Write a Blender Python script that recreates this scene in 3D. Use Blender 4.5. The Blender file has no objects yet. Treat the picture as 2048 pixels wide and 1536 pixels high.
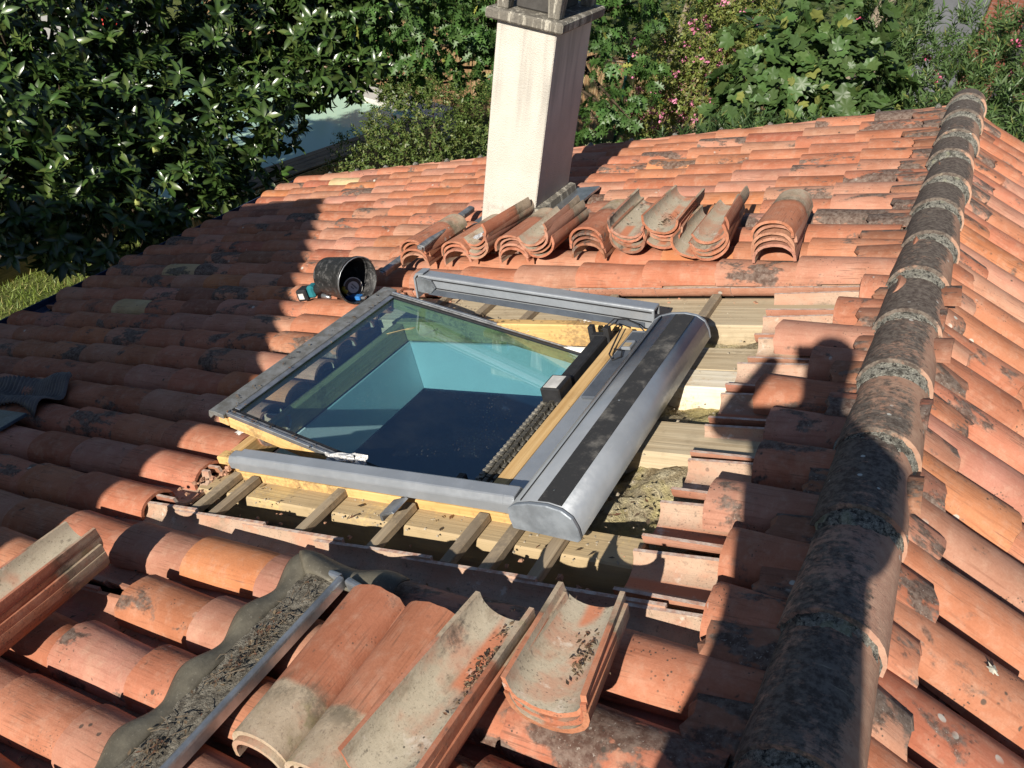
import bpy, bmesh, math, random
import numpy as np
from mathutils import Matrix, Vector
R = math.radians
rnd = random.Random(7)
rng = np.random.default_rng(11)
scene = bpy.context.scene
COL = scene.collection

# ------------------------------------------------------------------ camera, sky, sun, exposure
TH = R(20.66)                                   # roof pitch
cam_d = bpy.data.cameras.new('camera')
cam = bpy.data.objects.new('camera', cam_d); COL.objects.link(cam)
CR = ((0.87686898, 0.47125296, 0.09498120), (0.35447637, -0.50037189, -0.78992055), (-0.32472647, 0.72632542, -0.60580863))
m = Matrix.Identity(4)
for i in range(3):
    m[i][0] = CR[0][i]; m[i][1] = -CR[1][i]; m[i][2] = -CR[2][i]
CAM = Vector((-0.24314, -6.15213, 1.46622))
m.translation = CAM
cam.matrix_world = m
cam_d.sensor_fit = 'HORIZONTAL'; cam_d.sensor_width = 36.0
cam_d.lens = 36.0 * 1621.67 / 2048.0
cam_d.clip_start = 0.02; cam_d.clip_end = 500
scene.camera = cam

SUN_TO = Vector((-0.004, -0.864, 0.504)).normalized()      # direction towards the sun
w = bpy.data.worlds.new('World'); scene.world = w; w.use_nodes = True
nt = w.node_tree
sky = nt.nodes.new('ShaderNodeTexSky'); sky.sky_type = 'NISHITA'; sky.sun_disc = False
sky.sun_elevation = math.asin(SUN_TO.z); sky.sun_rotation = math.atan2(SUN_TO.x, SUN_TO.y)
sky.altitude = 100; sky.air_density = 0.75; sky.dust_density = 0.2; sky.ozone_density = 1.2
bg = nt.nodes['Background']; bg.inputs['Strength'].default_value = 0.064
nt.links.new(sky.outputs[0], bg.inputs['Color'])
sd = bpy.data.lights.new('sun', 'SUN'); sd.energy = 5.0; sd.angle = R(0.53); sd.color = (1.0, 0.93, 0.82)
sun = bpy.data.objects.new('sun', sd); COL.objects.link(sun)
sun.rotation_euler = (-SUN_TO).to_track_quat('-Z', 'Y').to_euler(); sun.location = (0, -20, 14)
vs = scene.view_settings; vs.view_transform = 'Standard'; vs.look = 'None'; vs.exposure = 0.60; vs.gamma = 1.0
vs.use_curve_mapping = False
scene.cycles.use_denoising = True
scene.cycles.max_bounces = 8; scene.cycles.transparent_max_bounces = 12
scene.cycles.caustics_reflective = False; scene.cycles.caustics_refractive = False

# ------------------------------------------------------------------ helpers
ML = Matrix.Rotation(-TH, 4, 'Y')               # left slope: local x up the slope, y along the ridge, z out of it
MR = Matrix.Rotation(TH, 4, 'Y')                # right slope: local x down the slope
T = Matrix.Translation
def RX(a): return Matrix.Rotation(a, 4, 'X')
def RY(a): return Matrix.Rotation(a, 4, 'Y')
def RZ(a): return Matrix.Rotation(a, 4, 'Z')
WM = {}
def put(name, mesh, mat=None, parent=None, M=None, label=None, cat=None, group=None, kind=None):
    """link an object (mesh or Empty) at world matrix M, keeping M when parented"""
    o = bpy.data.objects.new(name, mesh); COL.objects.link(o)
    M = M if M is not None else Matrix.Identity(4)
    if mat is not None and mesh is not None and not mesh.materials:
        for k in (mat if isinstance(mat, (list, tuple)) else [mat]): mesh.materials.append(k)
    if parent is not None:
        o.parent = parent; o.matrix_parent_inverse = WM[parent.name].inverted()
    o.matrix_basis = M; WM[o.name] = M.copy()
    if label: o['label'] = label
    if cat: o['category'] = cat
    if group: o['group'] = group
    if kind: o['kind'] = kind
    return o
def thing(name, loc, label, cat, group=None):
    return put(name, None, None, None, T(Vector(loc)), label, cat, group)
def mesh_of(name, V, F, smooth=False, mi=None):
    me = bpy.data.meshes.new(name); me.from_pydata([tuple(v) for v in V], [], F); me.update()
    if smooth: me.polygons.foreach_set('use_smooth', [True] * len(me.polygons))
    if mi is not None: me.polygons.foreach_set('material_index', mi)
    return me
def bm_mesh(name, bm, smooth=False):
    me = bpy.data.meshes.new(name); bm.to_mesh(me); bm.free()
    if smooth: me.polygons.foreach_set('use_smooth', [True] * len(me.polygons))
    return me
def add_box(bm, x0, x1, y0, y1, z0, z1):
    vs_ = [bm.verts.new((x, y, z)) for x in (x0, x1) for y in (y0, y1) for z in (z0, z1)]
    for f in ((0, 1, 3, 2), (4, 6, 7, 5), (0, 4, 5, 1), (2, 3, 7, 6), (0, 2, 6, 4), (1, 5, 7, 3)):
        bm.faces.new([vs_[i] for i in f])
def box(x0, x1, y0, y1, z0, z1, bev=0.004, name='box'):
    x0, x1 = min(x0, x1), max(x0, x1); y0, y1 = min(y0, y1), max(y0, y1); z0, z1 = min(z0, z1), max(z0, z1)
    bm = bmesh.new(); add_box(bm, x0, x1, y0, y1, z0, z1)
    bmesh.ops.recalc_face_normals(bm, faces=bm.faces)
    if bev: bmesh.ops.bevel(bm, geom=bm.edges[:], offset=bev, segments=1, affect='EDGES', clamp_overlap=True)
    return bm_mesh(name, bm)
def rbox(u0, u1, v0, v1, h0, h1, bev=0.004):
    """box in roof terms: u down the slope from the ridge, v along it, h above the tile crests"""
    return box(-u1, -u0, v0, v1, h0, h1, bev)
def prism(profile, y0, y1, bev=0.0, name='prism', smooth=False):
    """profile [(x,z)...] extruded along y"""
    bm = bmesh.new()
    a = [bm.verts.new((x, y0, z)) for x, z in profile]; b = [bm.verts.new((x, y1, z)) for x, z in profile]
    n = len(a)
    for i in range(n): bm.faces.new((a[i], a[(i + 1) % n], b[(i + 1) % n], b[i]))
    bm.faces.new(a); bm.faces.new(b[::-1])
    bmesh.ops.recalc_face_normals(bm, faces=bm.faces)
    if bev: bmesh.ops.bevel(bm, geom=bm.edges[:], offset=bev, segments=1, affect='EDGES', clamp_overlap=True)
    me = bm_mesh(name, bm)
    if smooth:
        me.polygons.foreach_set('use_smooth', [len(p.vertices) == 4 for p in me.polygons])
    return me
def tube(path, rad, seg=8, name='tube', cap=True):
    """tapered tube along a path of Vectors; rad a number or list"""
    V, F = [], []
    path = [Vector(p) for p in path]; n = len(path)
    rads = rad if isinstance(rad, (list, tuple)) else [rad] * n
    up = None
    for i, p in enumerate(path):
        d = (path[min(i + 1, n - 1)] - path[max(i - 1, 0)]).normalized()
        if up is None: up = d.orthogonal().normalized()
        up = (up - d * up.dot(d)).normalized(); s = d.cross(up)
        for k in range(seg):
            a = 2 * math.pi * k / seg
            V.append(p + (up * math.cos(a) + s * math.sin(a)) * rads[i])
    for i in range(n - 1):
        for k in range(seg):
            a, b = i * seg + k, i * seg + (k + 1) % seg
            F.append((a, b, b + seg, a + seg))
    if cap: F.append(tuple(range(seg))[::-1]); F.append(tuple((n - 1) * seg + k for k in range(seg)))
    return V, F
def tube_mesh(path, rad, seg=8): V, F = tube(path, rad, seg); return mesh_of('tube', V, F, True)
def join(parts):
    V, F = [], []
    for v, f in parts:
        o = len(V); V += list(v); F += [tuple(i + o for i in q) for q in f]
    return V, F
def grid(nx, ny, fn):
    V = [fn(i / nx, j / ny) for i in range(nx + 1) for j in range(ny + 1)]
    F = [(i * (ny + 1) + j, (i + 1) * (ny + 1) + j, (i + 1) * (ny + 1) + j + 1, i * (ny + 1) + j + 1) for i in range(nx) for j in range(ny)]
    return V, F

# ------------------------------------------------------------------ materials
class NT:
    def __init__(s, name):
        s.m = bpy.data.materials.new(name); s.m.use_nodes = True; s.t = s.m.node_tree; s.t.nodes.clear()
        s.out = s.n('ShaderNodeOutputMaterial')
    def n(s, typ, **kw):
        nd = s.t.nodes.new(typ)
        for k, v in kw.items(): setattr(nd, k, v)
        return nd
    def l(s, a, b): s.t.links.new(a, b)
    def val(s, inp, v):
        if hasattr(v, 'is_output') or isinstance(v, bpy.types.NodeSocket): s.l(v, inp)
        else: inp.default_value = v
    def noise(s, vec, scale, detail=4, rough=0.6, dist=0.0):
        nd = s.n('ShaderNodeTexNoise'); s.l(vec, nd.inputs['Vector'])
        nd.inputs['Scale'].default_value = scale; nd.inputs['Detail'].default_value = detail
        nd.inputs['Roughness'].default_value = rough; nd.inputs['Distortion'].default_value = dist
        return nd.outputs['Fac']
    def voro(s, vec, scale, feature='F1', rnd_=1.0):
        nd = s.n('ShaderNodeTexVoronoi', feature=feature); s.l(vec, nd.inputs['Vector'])
        nd.inputs['Scale'].default_value = scale; nd.inputs['Randomness'].default_value = rnd_
        return nd
    def ramp(s, fac, a, b, lo=0.0, hi=1.0):
        nd = s.n('ShaderNodeMapRange'); nd.clamp = True; nd.interpolation_type = 'SMOOTHSTEP'
        s.val(nd.inputs[0], fac); s.val(nd.inputs[1], a); s.val(nd.inputs[2], b); s.val(nd.inputs[3], lo); s.val(nd.inputs[4], hi)
        return nd.outputs[0]
    def math(s, op, a, b=0.0, clamp=False):
        nd = s.n('ShaderNodeMath', operation=op, use_clamp=clamp); s.val(nd.inputs[0], a); s.val(nd.inputs[1], b); return nd.outputs[0]
    def mix(s, fac, a, b, mode='MIX'):
        nd = s.n('ShaderNodeMix', data_type='RGBA', blend_type=mode)
        s.val(nd.inputs[0], fac)
        for i, c in ((6, a), (7, b)):
            if isinstance(c, (tuple, list)): nd.inputs[i].default_value = (*c[:3], 1)
            else: s.l(c, nd.inputs[i])
        return nd.outputs[2]
    def scale(s, vec, sc):
        nd = s.n('ShaderNodeVectorMath', operation='MULTIPLY'); s.l(vec, nd.inputs[0]); nd.inputs[1].default_value = sc; return nd.outputs[0]
    def bump(s, h, strength=0.3, dist=0.01):
        nd = s.n('ShaderNodeBump'); nd.inputs['Strength'].default_value = strength; nd.inputs['Distance'].default_value = dist
        s.l(h, nd.inputs['Height']); return nd.outputs['Normal']
    def bsdf(s, col, rough=0.6, metal=0.0, normal=None, spec=0.5, **kw):
        b = s.n('ShaderNodeBsdfPrincipled')
        s.val(b.inputs['Base Color'], (*col[:3], 1) if isinstance(col, (tuple, list)) else col)
        s.val(b.inputs['Roughness'], rough); s.val(b.inputs['Metallic'], metal); b.inputs['Specular IOR Level'].default_value = spec
        if normal is not None: s.l(normal, b.inputs['Normal'])
        for k, v in kw.items(): s.val(b.inputs[k.replace('_', ' ')], v)
        s.l(b.outputs[0], s.out.inputs['Surface']); return b
    def co(s, which='Object'): return s.n('ShaderNodeTexCoord').outputs[which]
    def pos(s): return s.n('ShaderNodeNewGeometry').outputs['Position']

def rand_vec(N, vec):
    oi = N.n('ShaderNodeObjectInfo'); a = N.n('ShaderNodeVectorMath', operation='MULTIPLY_ADD')
    N.l(vec, a.inputs[0]); a.inputs[1].default_value = (1, 1, 1)
    c = N.n('ShaderNodeCombineXYZ'); k = N.math('MULTIPLY', oi.outputs['Random'], 61.0)
    for i in range(3): N.l(k, c.inputs[i])
    N.l(c.outputs[0], a.inputs[2]); return a.outputs[0], oi

def tile_mat(name, src='object', kind='cover', dusty=1.0):
    """terracotta: colour from the object colour (or the 'tint' attribute), alpha = how much lichen"""
    N = NT(name)
    if src == 'object':
        raw = N.co('Object'); vec, oi = rand_vec(N, raw); col = oi.outputs['Color']; dirt = oi.outputs['Alpha']
    else:
        at = N.n('ShaderNodeAttribute'); at.attribute_name = 'tint'; col = at.outputs['Color']; dirt = at.outputs['Alpha']
        mp = N.n('ShaderNodeMapping'); mp.inputs['Rotation'].default_value = (0, TH, 0); N.l(N.pos(), mp.inputs[0]); vec = mp.outputs[0]; raw = vec
    big = N.noise(vec, 5.0, 3, 0.55); mid = N.noise(vec, 22.0, 5, 0.65); fine = N.noise(vec, 160.0, 3, 0.7)
    streak = N.noise(N.scale(vec, (5, 90, 90)), 1.0, 3, 0.6)
    c = N.mix(N.ramp(big, 0.3, 0.72), col, N.mix(1.0, col, (0.80, 0.72, 0.66), 'MULTIPLY'))
    c = N.mix(N.ramp(mid, 0.45, 0.8, 0.0, 0.45), c, (0.50, 0.32, 0.23)); c = N.mix(N.ramp(N.noise(vec, 8, 5, 0.7), 0.52, 0.72, 0.0, 0.26), c, (0.52, 0.34, 0.23))
    c = N.mix(N.ramp(streak, 0.52, 0.74, 0.0, 0.34), c, N.mix(1.0, c, (0.42, 0.33, 0.29), 'MULTIPLY'))
    s2 = N.noise(N.scale(vec, (3, 190, 190)), 1.0, 2, 0.6); c = N.mix(N.math('MULTIPLY', N.ramp(s2, 0.56, 0.66, 0.0, 0.55), N.ramp(N.noise(vec, 6, 2), 0.45, 0.62)), c, (0.14, 0.075, 0.05))
    c = N.mix(N.ramp(fine, 0.3, 0.7, 0.0, 0.25), c, N.mix(1.0, c, (0.6, 0.55, 0.5), 'MULTIPLY'))
    if kind == 'inner':
        dust = N.noise(vec, 9.0, 4, 0.6)
        c = N.mix(N.ramp(dust, 0.25, 0.52, 0.3 * dusty, 0.97 * dusty), c, N.mix(mid, (0.34, 0.30, 0.22), (0.50, 0.44, 0.34)))
        c = N.mix(N.ramp(N.noise(vec, 170, 4, 0.8), 0.56, 0.66, 0.0, 0.65), c, (0.12, 0.10, 0.075))
        c = N.mix(N.ramp(N.noise(vec, 40, 5, 0.7), 0.58, 0.72, 0.0, 0.75), c, (0.10, 0.085, 0.065))
        c = N.mix(N.ramp(N.noise(vec, 5.5, 4, .65), .50, .66, 0, .7), c, (0.42, 0.215, 0.14)); c = N.mix(N.ramp(N.noise(N.scale(vec, (.5, 1, 1)), 13, 5, .7), .55, .70, 0, .6), c, (0.20, 0.155, 0.105))
        sx = N.n('ShaderNodeSeparateXYZ'); N.l(raw, sx.inputs[0])
        ay = N.math('ABSOLUTE', sx.outputs[1])
        stripe = N.math('MULTIPLY', N.ramp(ay, 0.03, 0.012), N.ramp(N.noise(vec, 4, 2), 0.42, 0.52))
        c = N.mix(N.math('MULTIPLY', stripe, 0.85), c, (0.50, 0.17, 0.085))
        c = N.mix(N.ramp(N.noise(vec, 14, 4, 0.7), 0.60, 0.72, 0.0, 0.6), c, (0.60, 0.53, 0.45))
    # dark lichen spots and crusts
    mask = N.noise(N.scale(vec, (0.55, 1, 1)), 7.5, 4, 0.65, 0.3)
    thr = N.math('SUBTRACT', 0.93, N.math('MULTIPLY', dirt, 0.56))
    crust = N.ramp(N.math('ADD', N.math('MULTIPLY', N.ramp(mask, 0.28, 0.70), 0.66), N.math('MULTIPLY', N.noise(vec, 75, 5, 0.75), 0.34)), thr, N.math('ADD', thr, 0.15))
    cc = N.mix(N.ramp(N.noise(vec, 42, 5, 0.7), 0.35, 0.65), (0.035, 0.03, 0.026), (0.15, 0.13, 0.11)); cc = N.mix(N.ramp(N.noise(vec, 110, 4, 0.75), 0.60, 0.68, 0.0, 0.8), cc, (0.36, 0.35, 0.31))
    c = N.mix(N.math('MULTIPLY', crust, 0.84), c, cc)
    vo = N.voro(vec, 26.0); sp = N.math('MULTIPLY', N.ramp(N.math('ADD', vo.outputs['Distance'], N.math('MULTIPLY', mid, 0.2)), 0.32, 0.24), N.ramp(N.noise(vec, 9, 2), 0.60, 0.64))
    vp = N.voro(vec, 75.0); sp = N.math('MAXIMUM', sp, N.math('MULTIPLY', N.ramp(vp.outputs['Distance'], 0.24, 0.16), N.ramp(N.noise(vec, 7, 3), 0.54, 0.62)))
    sp = N.math('MULTIPLY', sp, N.ramp(dirt, 0.02, 0.35, 0.25, 1.0))
    c = N.mix(N.math('MULTIPLY', sp, 0.85), c, (0.06, 0.052, 0.042))
    # pale lichen
    vw = N.voro(vec, 17.0); wl = N.math('MULTIPLY', N.ramp(N.math('ADD', vw.outputs['Distance'], N.math('MULTIPLY', mid, 0.16)), 0.29, 0.24),
                N.ramp(N.noise(vec, 4.2, 2), 0.62, 0.68))
    wl = N.math('MULTIPLY', wl, N.ramp(dirt, 0.12, 0.45))
    c = N.mix(N.math('MULTIPLY', wl, 0.8), c, (0.52, 0.52, 0.46))
    if kind == 'loose':
        sx = N.n('ShaderNodeSeparateXYZ'); N.l(raw, sx.inputs[0])
        e = N.math('ADD', sx.outputs[0], N.math('MULTIPLY', big, 0.05))
        pale = N.ramp(e, 0.335, 0.352)
        pc = N.mix(N.ramp(mid, .3, .7), (0.44, 0.37, 0.27), (0.33, 0.27, 0.19)); pc = N.mix(N.ramp(N.noise(vec, 7, 4, .7), .5, .68, 0, .55), pc, (0.42, 0.19, 0.12))
        pc = N.mix(N.ramp(N.noise(vec, 11, 4, .7), .55, .7, 0, .5), pc, (0.20, 0.21, 0.09)); pc = N.mix(N.ramp(N.noise(vec, 120, 4, .8), .55, .66, 0, .6), pc, (0.12, 0.10, 0.08))
        c = N.mix(N.math('MULTIPLY', pale, 0.9), c, pc)
        band = N.math('MULTIPLY', N.math('MULTIPLY', N.ramp(e, 0.30, 0.345), N.ramp(e, 0.42, 0.36)), N.ramp(N.noise(vec, 18, 5, .75), .38, .62))
        c = N.mix(N.math('MULTIPLY', band, 0.7), c, (0.10, 0.085, 0.06))
    nrm = N.bump(N.math('ADD', N.math('MULTIPLY', mid, 0.7), N.math('ADD', N.math('MULTIPLY', fine, 0.28), N.math('MULTIPLY', streak, 0.35))), 0.35, 0.006)
    N.bsdf(c, 0.82, 0.0, nrm, 0.22)
    return N.m

M_TILE = tile_mat('terracotta'); M_TILE_STUFF = tile_mat('terracotta_far', 'attr'); M_INNER = tile_mat('terracotta_inner', 'object', 'inner')
M_INNER_CH = tile_mat('terracotta_channel', 'object', 'inner', 0.55)
M_LOOSE = tile_mat('terracotta_loose', 'object', 'loose')

def simple(name, col, rough=0.6, metal=0.0, var=0.25, scale=12.0, spec=0.4, bump=0.15, dark=None, bscale=None):
    N = NT(name); p = N.co('Object'); a = N.noise(p, scale, 5, 0.65)
    d = dark or tuple(k * (1 - var * 1.6) for k in col)
    c = N.mix(N.ramp(a, 0.3, 0.7), d, col)
    b = N.noise(p, bscale or scale * 6, 4, 0.7)
    N.bsdf(c, N.ramp(b, 0.2, 0.8, max(0.02, rough - 0.1), rough + 0.1), metal, N.bump(b, bump, 0.004), spec); return N.m
def wood_mat(name, c1, c2, axis=0, dirt=0.4, dirtcol=(0.20, 0.16, 0.11), sc=1.0):
    N = NT(name); p, oi = rand_vec(N, N.co('Object'))
    s = [70 * sc, 70 * sc, 70 * sc]; s[axis] = 2.2 * sc
    g = N.noise(N.scale(p, tuple(s)), 1.0, 4, 0.6, 0.4); big = N.noise(p, 3.5, 3)
    c = N.mix(N.ramp(g, 0.3, 0.7), c1, c2)
    s2 = [26 * sc, 26 * sc, 26 * sc]; s2[axis] = 1.0
    ring = N.noise(N.scale(p, tuple(s2)), 1.0, 2, 0.5, 0.6)
    c = N.mix(N.ramp(ring, 0.5, 0.66, 0.0, 0.22), c, N.mix(1.0, c, (0.55, 0.45, 0.35), 'MULTIPLY'))
    du = N.ramp(N.math('ADD', N.math('MULTIPLY', big, 0.6), N.math('MULTIPLY', N.noise(p, 60, 5, 0.75), 0.4)), 0.62 - dirt * 0.3, 0.72 - dirt * 0.3)
    c = N.mix(N.math('MULTIPLY', du, 0.7), c, dirtcol)
    s3 = [34 * sc, 34 * sc, 34 * sc]; s3[axis] = 1.6 * sc
    ck = N.noise(N.scale(p, tuple(s3)), 1.0, 5, 0.7, 0.8); crack = N.ramp(ck, 0.655, 0.69, 0.0, 0.85 * min(1.0, dirt * 2))
    c = N.mix(crack, c, (0.07, 0.052, 0.036)); c = N.mix(N.ramp(N.noise(p, 9, 5, .7), .5, .7, 0, .35), c, N.mix(1.0, c, (0.62, 0.60, 0.58), 'MULTIPLY'))
    N.bsdf(c, 0.8, 0.0, N.bump(N.math('SUBTRACT', g, crack), 0.45, 0.005), 0.2); return N.m
M_PINE = wood_mat('pine', (0.52, 0.32, 0.13), (0.64, 0.43, 0.20), 1, 0.25, (0.22, 0.14, 0.07))
M_PINE_U = wood_mat('pine_frame', (0.54, 0.34, 0.13), (0.66, 0.44, 0.19), 0, 0.4, (0.20, 0.13, 0.07))
M_BEAM = wood_mat('beam_new', (0.50, 0.36, 0.17), (0.58, 0.43, 0.21), 0, 0.8, (0.36, 0.28, 0.18))
M_OLD = wood_mat('beam_old', (0.40, 0.32, 0.21), (0.52, 0.43, 0.29), 0, 0.30, (0.27, 0.21, 0.14))
M_PALE = wood_mat('board_pale', (0.62, 0.55, 0.42), (0.72, 0.66, 0.54), 0, 0.35, (0.50, 0.30, 0.14))
M_BATTEN = wood_mat('batten_wood', (0.27, 0.21, 0.145), (0.38, 0.30, 0.20), 1, 0.5, (0.19, 0.155, 0.115))
M_DECK = simple('roof_boards', (0.07, 0.055, 0.04), 0.9, 0, 0.3)
M_ALU = NT('grey_aluminium')
def _alu():
    N = M_ALU; p = N.co('Object'); a = N.noise(p, 6, 5, 0.65); b = N.noise(p, 55, 4, 0.7); sc = N.noise(N.scale(p, (60, 6, 60)), 1.0, 4, 0.7, 1.2)
    c = N.mix(N.ramp(a, 0.35, 0.7), (0.275, 0.295, 0.32), (0.325, 0.347, 0.375))
    c = N.mix(N.ramp(sc, 0.64, 0.72, 0, 0.45), c, (0.42, 0.43, 0.43)); c = N.mix(N.ramp(b, 0.62, 0.75, 0, 0.4), c, (0.40, 0.37, 0.32))
    N.bsdf(c, N.ramp(b, 0.3, 0.7, 0.30, 0.44), 0.35, N.bump(a, 0.08, 0.01), 0.5)
_alu(); M_ALU = M_ALU.m
M_ALU_D = simple('dark_grey_plate', (0.10, 0.115, 0.14), 0.45, 0.2, 0.2, 9)
M_STEEL = simple('zinc', (0.42, 0.44, 0.46), 0.38, 0.75, 0.25, 14)
M_RAIL = simple('dull_rail', (0.33, 0.335, 0.34), 0.42, 0.55, 0.35, 18)
M_BLACK = simple('black_rubber', (0.022, 0.022, 0.024), 0.65, 0, 0.3, 30, 0.4, 0.3)
M_STRIP = NT('anti_slip_strip')
def _strip():
    N = M_STRIP; p = N.co('Object'); a = N.noise(p, 9, 6, 0.75); b = N.noise(p, 120, 3, 0.7)
    c = N.mix(N.ramp(a, 0.50, 0.75), (0.03, 0.03, 0.031), (0.15, 0.14, 0.125)); c = N.mix(N.ramp(b, 0.6, 0.8, 0, 0.5), c, (0.22, 0.2, 0.17))
    N.bsdf(c, 0.8, 0, N.bump(b, 0.3, 0.003), 0.3)
_strip(); M_STRIP = M_STRIP.m
M_LIME = simple('lime_crusted_rim', (0.58, 0.49, 0.42), 0.9, 0, 0.25, 40, 0.2, 0.4, (0.40, 0.22, 0.16))
M_WHITE = simple('white_label', (0.72, 0.70, 0.66), 0.6)
M_FOIL = simple('foil', (0.72, 0.72, 0.72), 0.35, 0.35, 0.15, 60, 0.5, 0.8)
M_MORTAR = NT('ridge_mortar')
def _mortar():
    N = M_MORTAR; p = N.pos(); a = N.noise(p, 60, 6, 0.75); b = N.noise(p, 160, 4, 0.7); k = N.noise(p, 16, 4, 0.6)
    c = N.mix(N.ramp(b, 0.35, 0.65), (0.17, 0.16, 0.135), (0.38, 0.37, 0.315))
    c = N.mix(N.ramp(a, 0.5, 0.6), c, (0.045, 0.042, 0.038)); c = N.mix(N.ramp(k, 0.56, 0.66, 0, 0.85), c, (0.07, 0.065, 0.055))
    c = N.mix(N.ramp(N.noise(p, 9, 2), 0.62, 0.70, 0, 0.6), c, (0.42, 0.42, 0.28))
    N.bsdf(c, 0.95, 0, N.bump(N.math('ADD', a, b), 0.9, 0.012), 0.1)
_mortar(); M_MORTAR = M_MORTAR.m
def cap_mat():
    N = NT('ridge_cap_clay'); raw = N.co('Object'); p, oi = rand_vec(N, raw)
    big = N.noise(p, 6, 4, 0.6); st = N.noise(N.scale(p, (16, 75, 16)), 1.0, 6, 0.75, 0.6); mid = N.noise(p, 30, 5, 0.7); fi = N.noise(p, 170, 3)
    c = N.mix(N.ramp(mid, 0.3, 0.7), (0.33, 0.20, 0.14), (0.44, 0.30, 0.215)); c = N.mix(0.25, c, oi.outputs['Color'])
    sx = N.n('ShaderNodeSeparateXYZ'); N.l(raw, sx.inputs[0])
    side = N.ramp(sx.outputs[0], 0.02, 0.10, 0.13, -0.10)          # lichen thins out on one flank
    amt = N.math('ADD', N.math('ADD', N.math('ADD', N.math('MULTIPLY', big, 0.36), N.math('MULTIPLY', st, 0.24)), N.math('MULTIPLY', N.noise(p, 38, 6, 0.78), 0.40)), N.math('MULTIPLY', N.math('SUBTRACT', oi.outputs['Alpha'], 0.5), 0.3))
    amt = N.math('ADD', amt, side)
    c = N.mix(N.ramp(amt, 0.49, 0.59, 0, 0.9), c, N.mix(N.ramp(N.noise(p, 55, 5, .7), .35, .65), (0.04, 0.037, 0.034), (0.15, 0.135, 0.115)))
    c = N.mix(N.ramp(N.noise(N.scale(p, (10, 60, 10)), 1.0, 4, 0.7), 0.63, 0.72, 0, 0.55), c, (0.36, 0.31, 0.22))
    vo = N.voro(p, 22); c = N.mix(N.math('MULTIPLY', N.ramp(N.math('ADD', vo.outputs['Distance'], N.math('MULTIPLY', mid, 0.15)), 0.25, 0.20), N.ramp(N.noise(p, 5, 2), 0.58, 0.63)), c, (0.50, 0.50, 0.45))
    vb = N.voro(p, 26); c = N.mix(N.math('MULTIPLY', N.ramp(N.math('ADD', vb.outputs['Distance'], N.math('MULTIPLY', mid, .3)), 0.42, 0.30), N.ramp(N.noise(p, 6, 2), 0.58, 0.64, 0, 0.8)), c, (0.035, 0.033, 0.03))
    N.bsdf(c, 0.9, 0, N.bump(N.math('ADD', st, N.math('MULTIPLY', fi, 0.4)), 0.4, 0.006), 0.15); return N.m
M_CAP = cap_mat()
def plaster_mat():
    N = NT('chimney_render'); p = N.co('Object'); fi = N.noise(p, 120, 4, 0.7); v = N.voro(p, 150); big = N.noise(p, 3, 3)
    c = N.mix(N.ramp(big, 0.3, 0.7), (0.50, 0.465, 0.405), (0.57, 0.535, 0.47))
    st = N.noise(N.scale(p, (9, 9, 0.7)), 1.0, 4, 0.6); sx = N.n('ShaderNodeSeparateXYZ'); N.l(p, sx.inputs[0])
    top = N.ramp(sx.outputs[2], 0.25, 1.25, 0.0, 1.0)
    stain = N.math('MULTIPLY', N.ramp(st, 0.47, 0.68), N.ramp(N.math('ADD', top, N.math('MULTIPLY', N.noise(p, 90, 4, 0.8), 0.5)), 0.45, 1.15))
    c = N.mix(N.math('MULTIPLY', stain, 0.55), c, (0.26, 0.245, 0.22))
    bot = N.math('MULTIPLY', N.ramp(sx.outputs[2], 0.38, 0.05), N.ramp(N.noise(p, 14, 5, 0.7), 0.45, 0.7))
    c = N.mix(N.math('MULTIPLY', bot, 0.7), c, (0.24, 0.22, 0.20))
    N.bsdf(c, 0.9, 0, N.bump(N.math('ADD', v.outputs['Distance'], fi), 0.5, 0.006), 0.15); return N.m
M_PLASTER = plaster_mat()
def slab_mat():
    N = NT('chimney_slab_concrete'); p = N.co('Object'); a = N.noise(p, 25, 5, 0.7); b = N.noise(p, 90, 4, 0.8); st = N.noise(N.scale(p, (22, 22, 1.5)), 1.0, 4, 0.7)
    c = N.mix(N.ramp(st, 0.5, 0.62), (0.17, 0.155, 0.13), (0.44, 0.41, 0.34)); c = N.mix(N.ramp(b, 0.5, 0.62, 0, 0.6), c, (0.09, 0.085, 0.075))
    N.bsdf(c, 0.95, 0, N.bump(N.math('ADD', a, b), 0.6, 0.008), 0.1); return N.m
M_SLAB = slab_mat()
M_INSUL = NT('glass_wool')
def _ins():
    N = M_INSUL; p = N.pos(); a = N.noise(p, 14, 6, 0.7, 1.5); b = N.noise(p, 70, 5, 0.75, 1.0); k = N.noise(p, 5, 3)
    c = N.mix(N.ramp(a, 0.35, 0.65), (0.36, 0.29, 0.18), (0.66, 0.58, 0.40)); c = N.mix(N.ramp(k, 0.48, 0.64, 0, 0.75), c, (0.72, 0.62, 0.28))
    c = N.mix(N.ramp(b, 0.60, 0.72, 0, 0.5), c, (0.20, 0.16, 0.11))
    N.bsdf(c, 1.0, 0, N.bump(N.math('ADD', a, b), 1.0, 0.03), 0.05)
_ins(); M_INSUL = M_INSUL.m
M_DEBRIS = NT('dry_debris')
def _deb():
    N = M_DEBRIS; p = N.pos(); a = N.noise(p, 45, 6, 0.75); b = N.noise(p, 140, 4, 0.8)
    c = N.mix(N.ramp(a, 0.35, 0.65), (0.12, 0.105, 0.085), (0.36, 0.33, 0.27)); c = N.mix(N.ramp(b, 0.6, 0.75), c, (0.10, 0.08, 0.06))
    N.bsdf(c, 1.0, 0, N.bump(N.math('ADD', a, b), 1.0, 0.02), 0.05)
_deb(); M_DEBRIS = M_DEBRIS.m
M_LEAD = NT('lead_apron')
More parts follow.
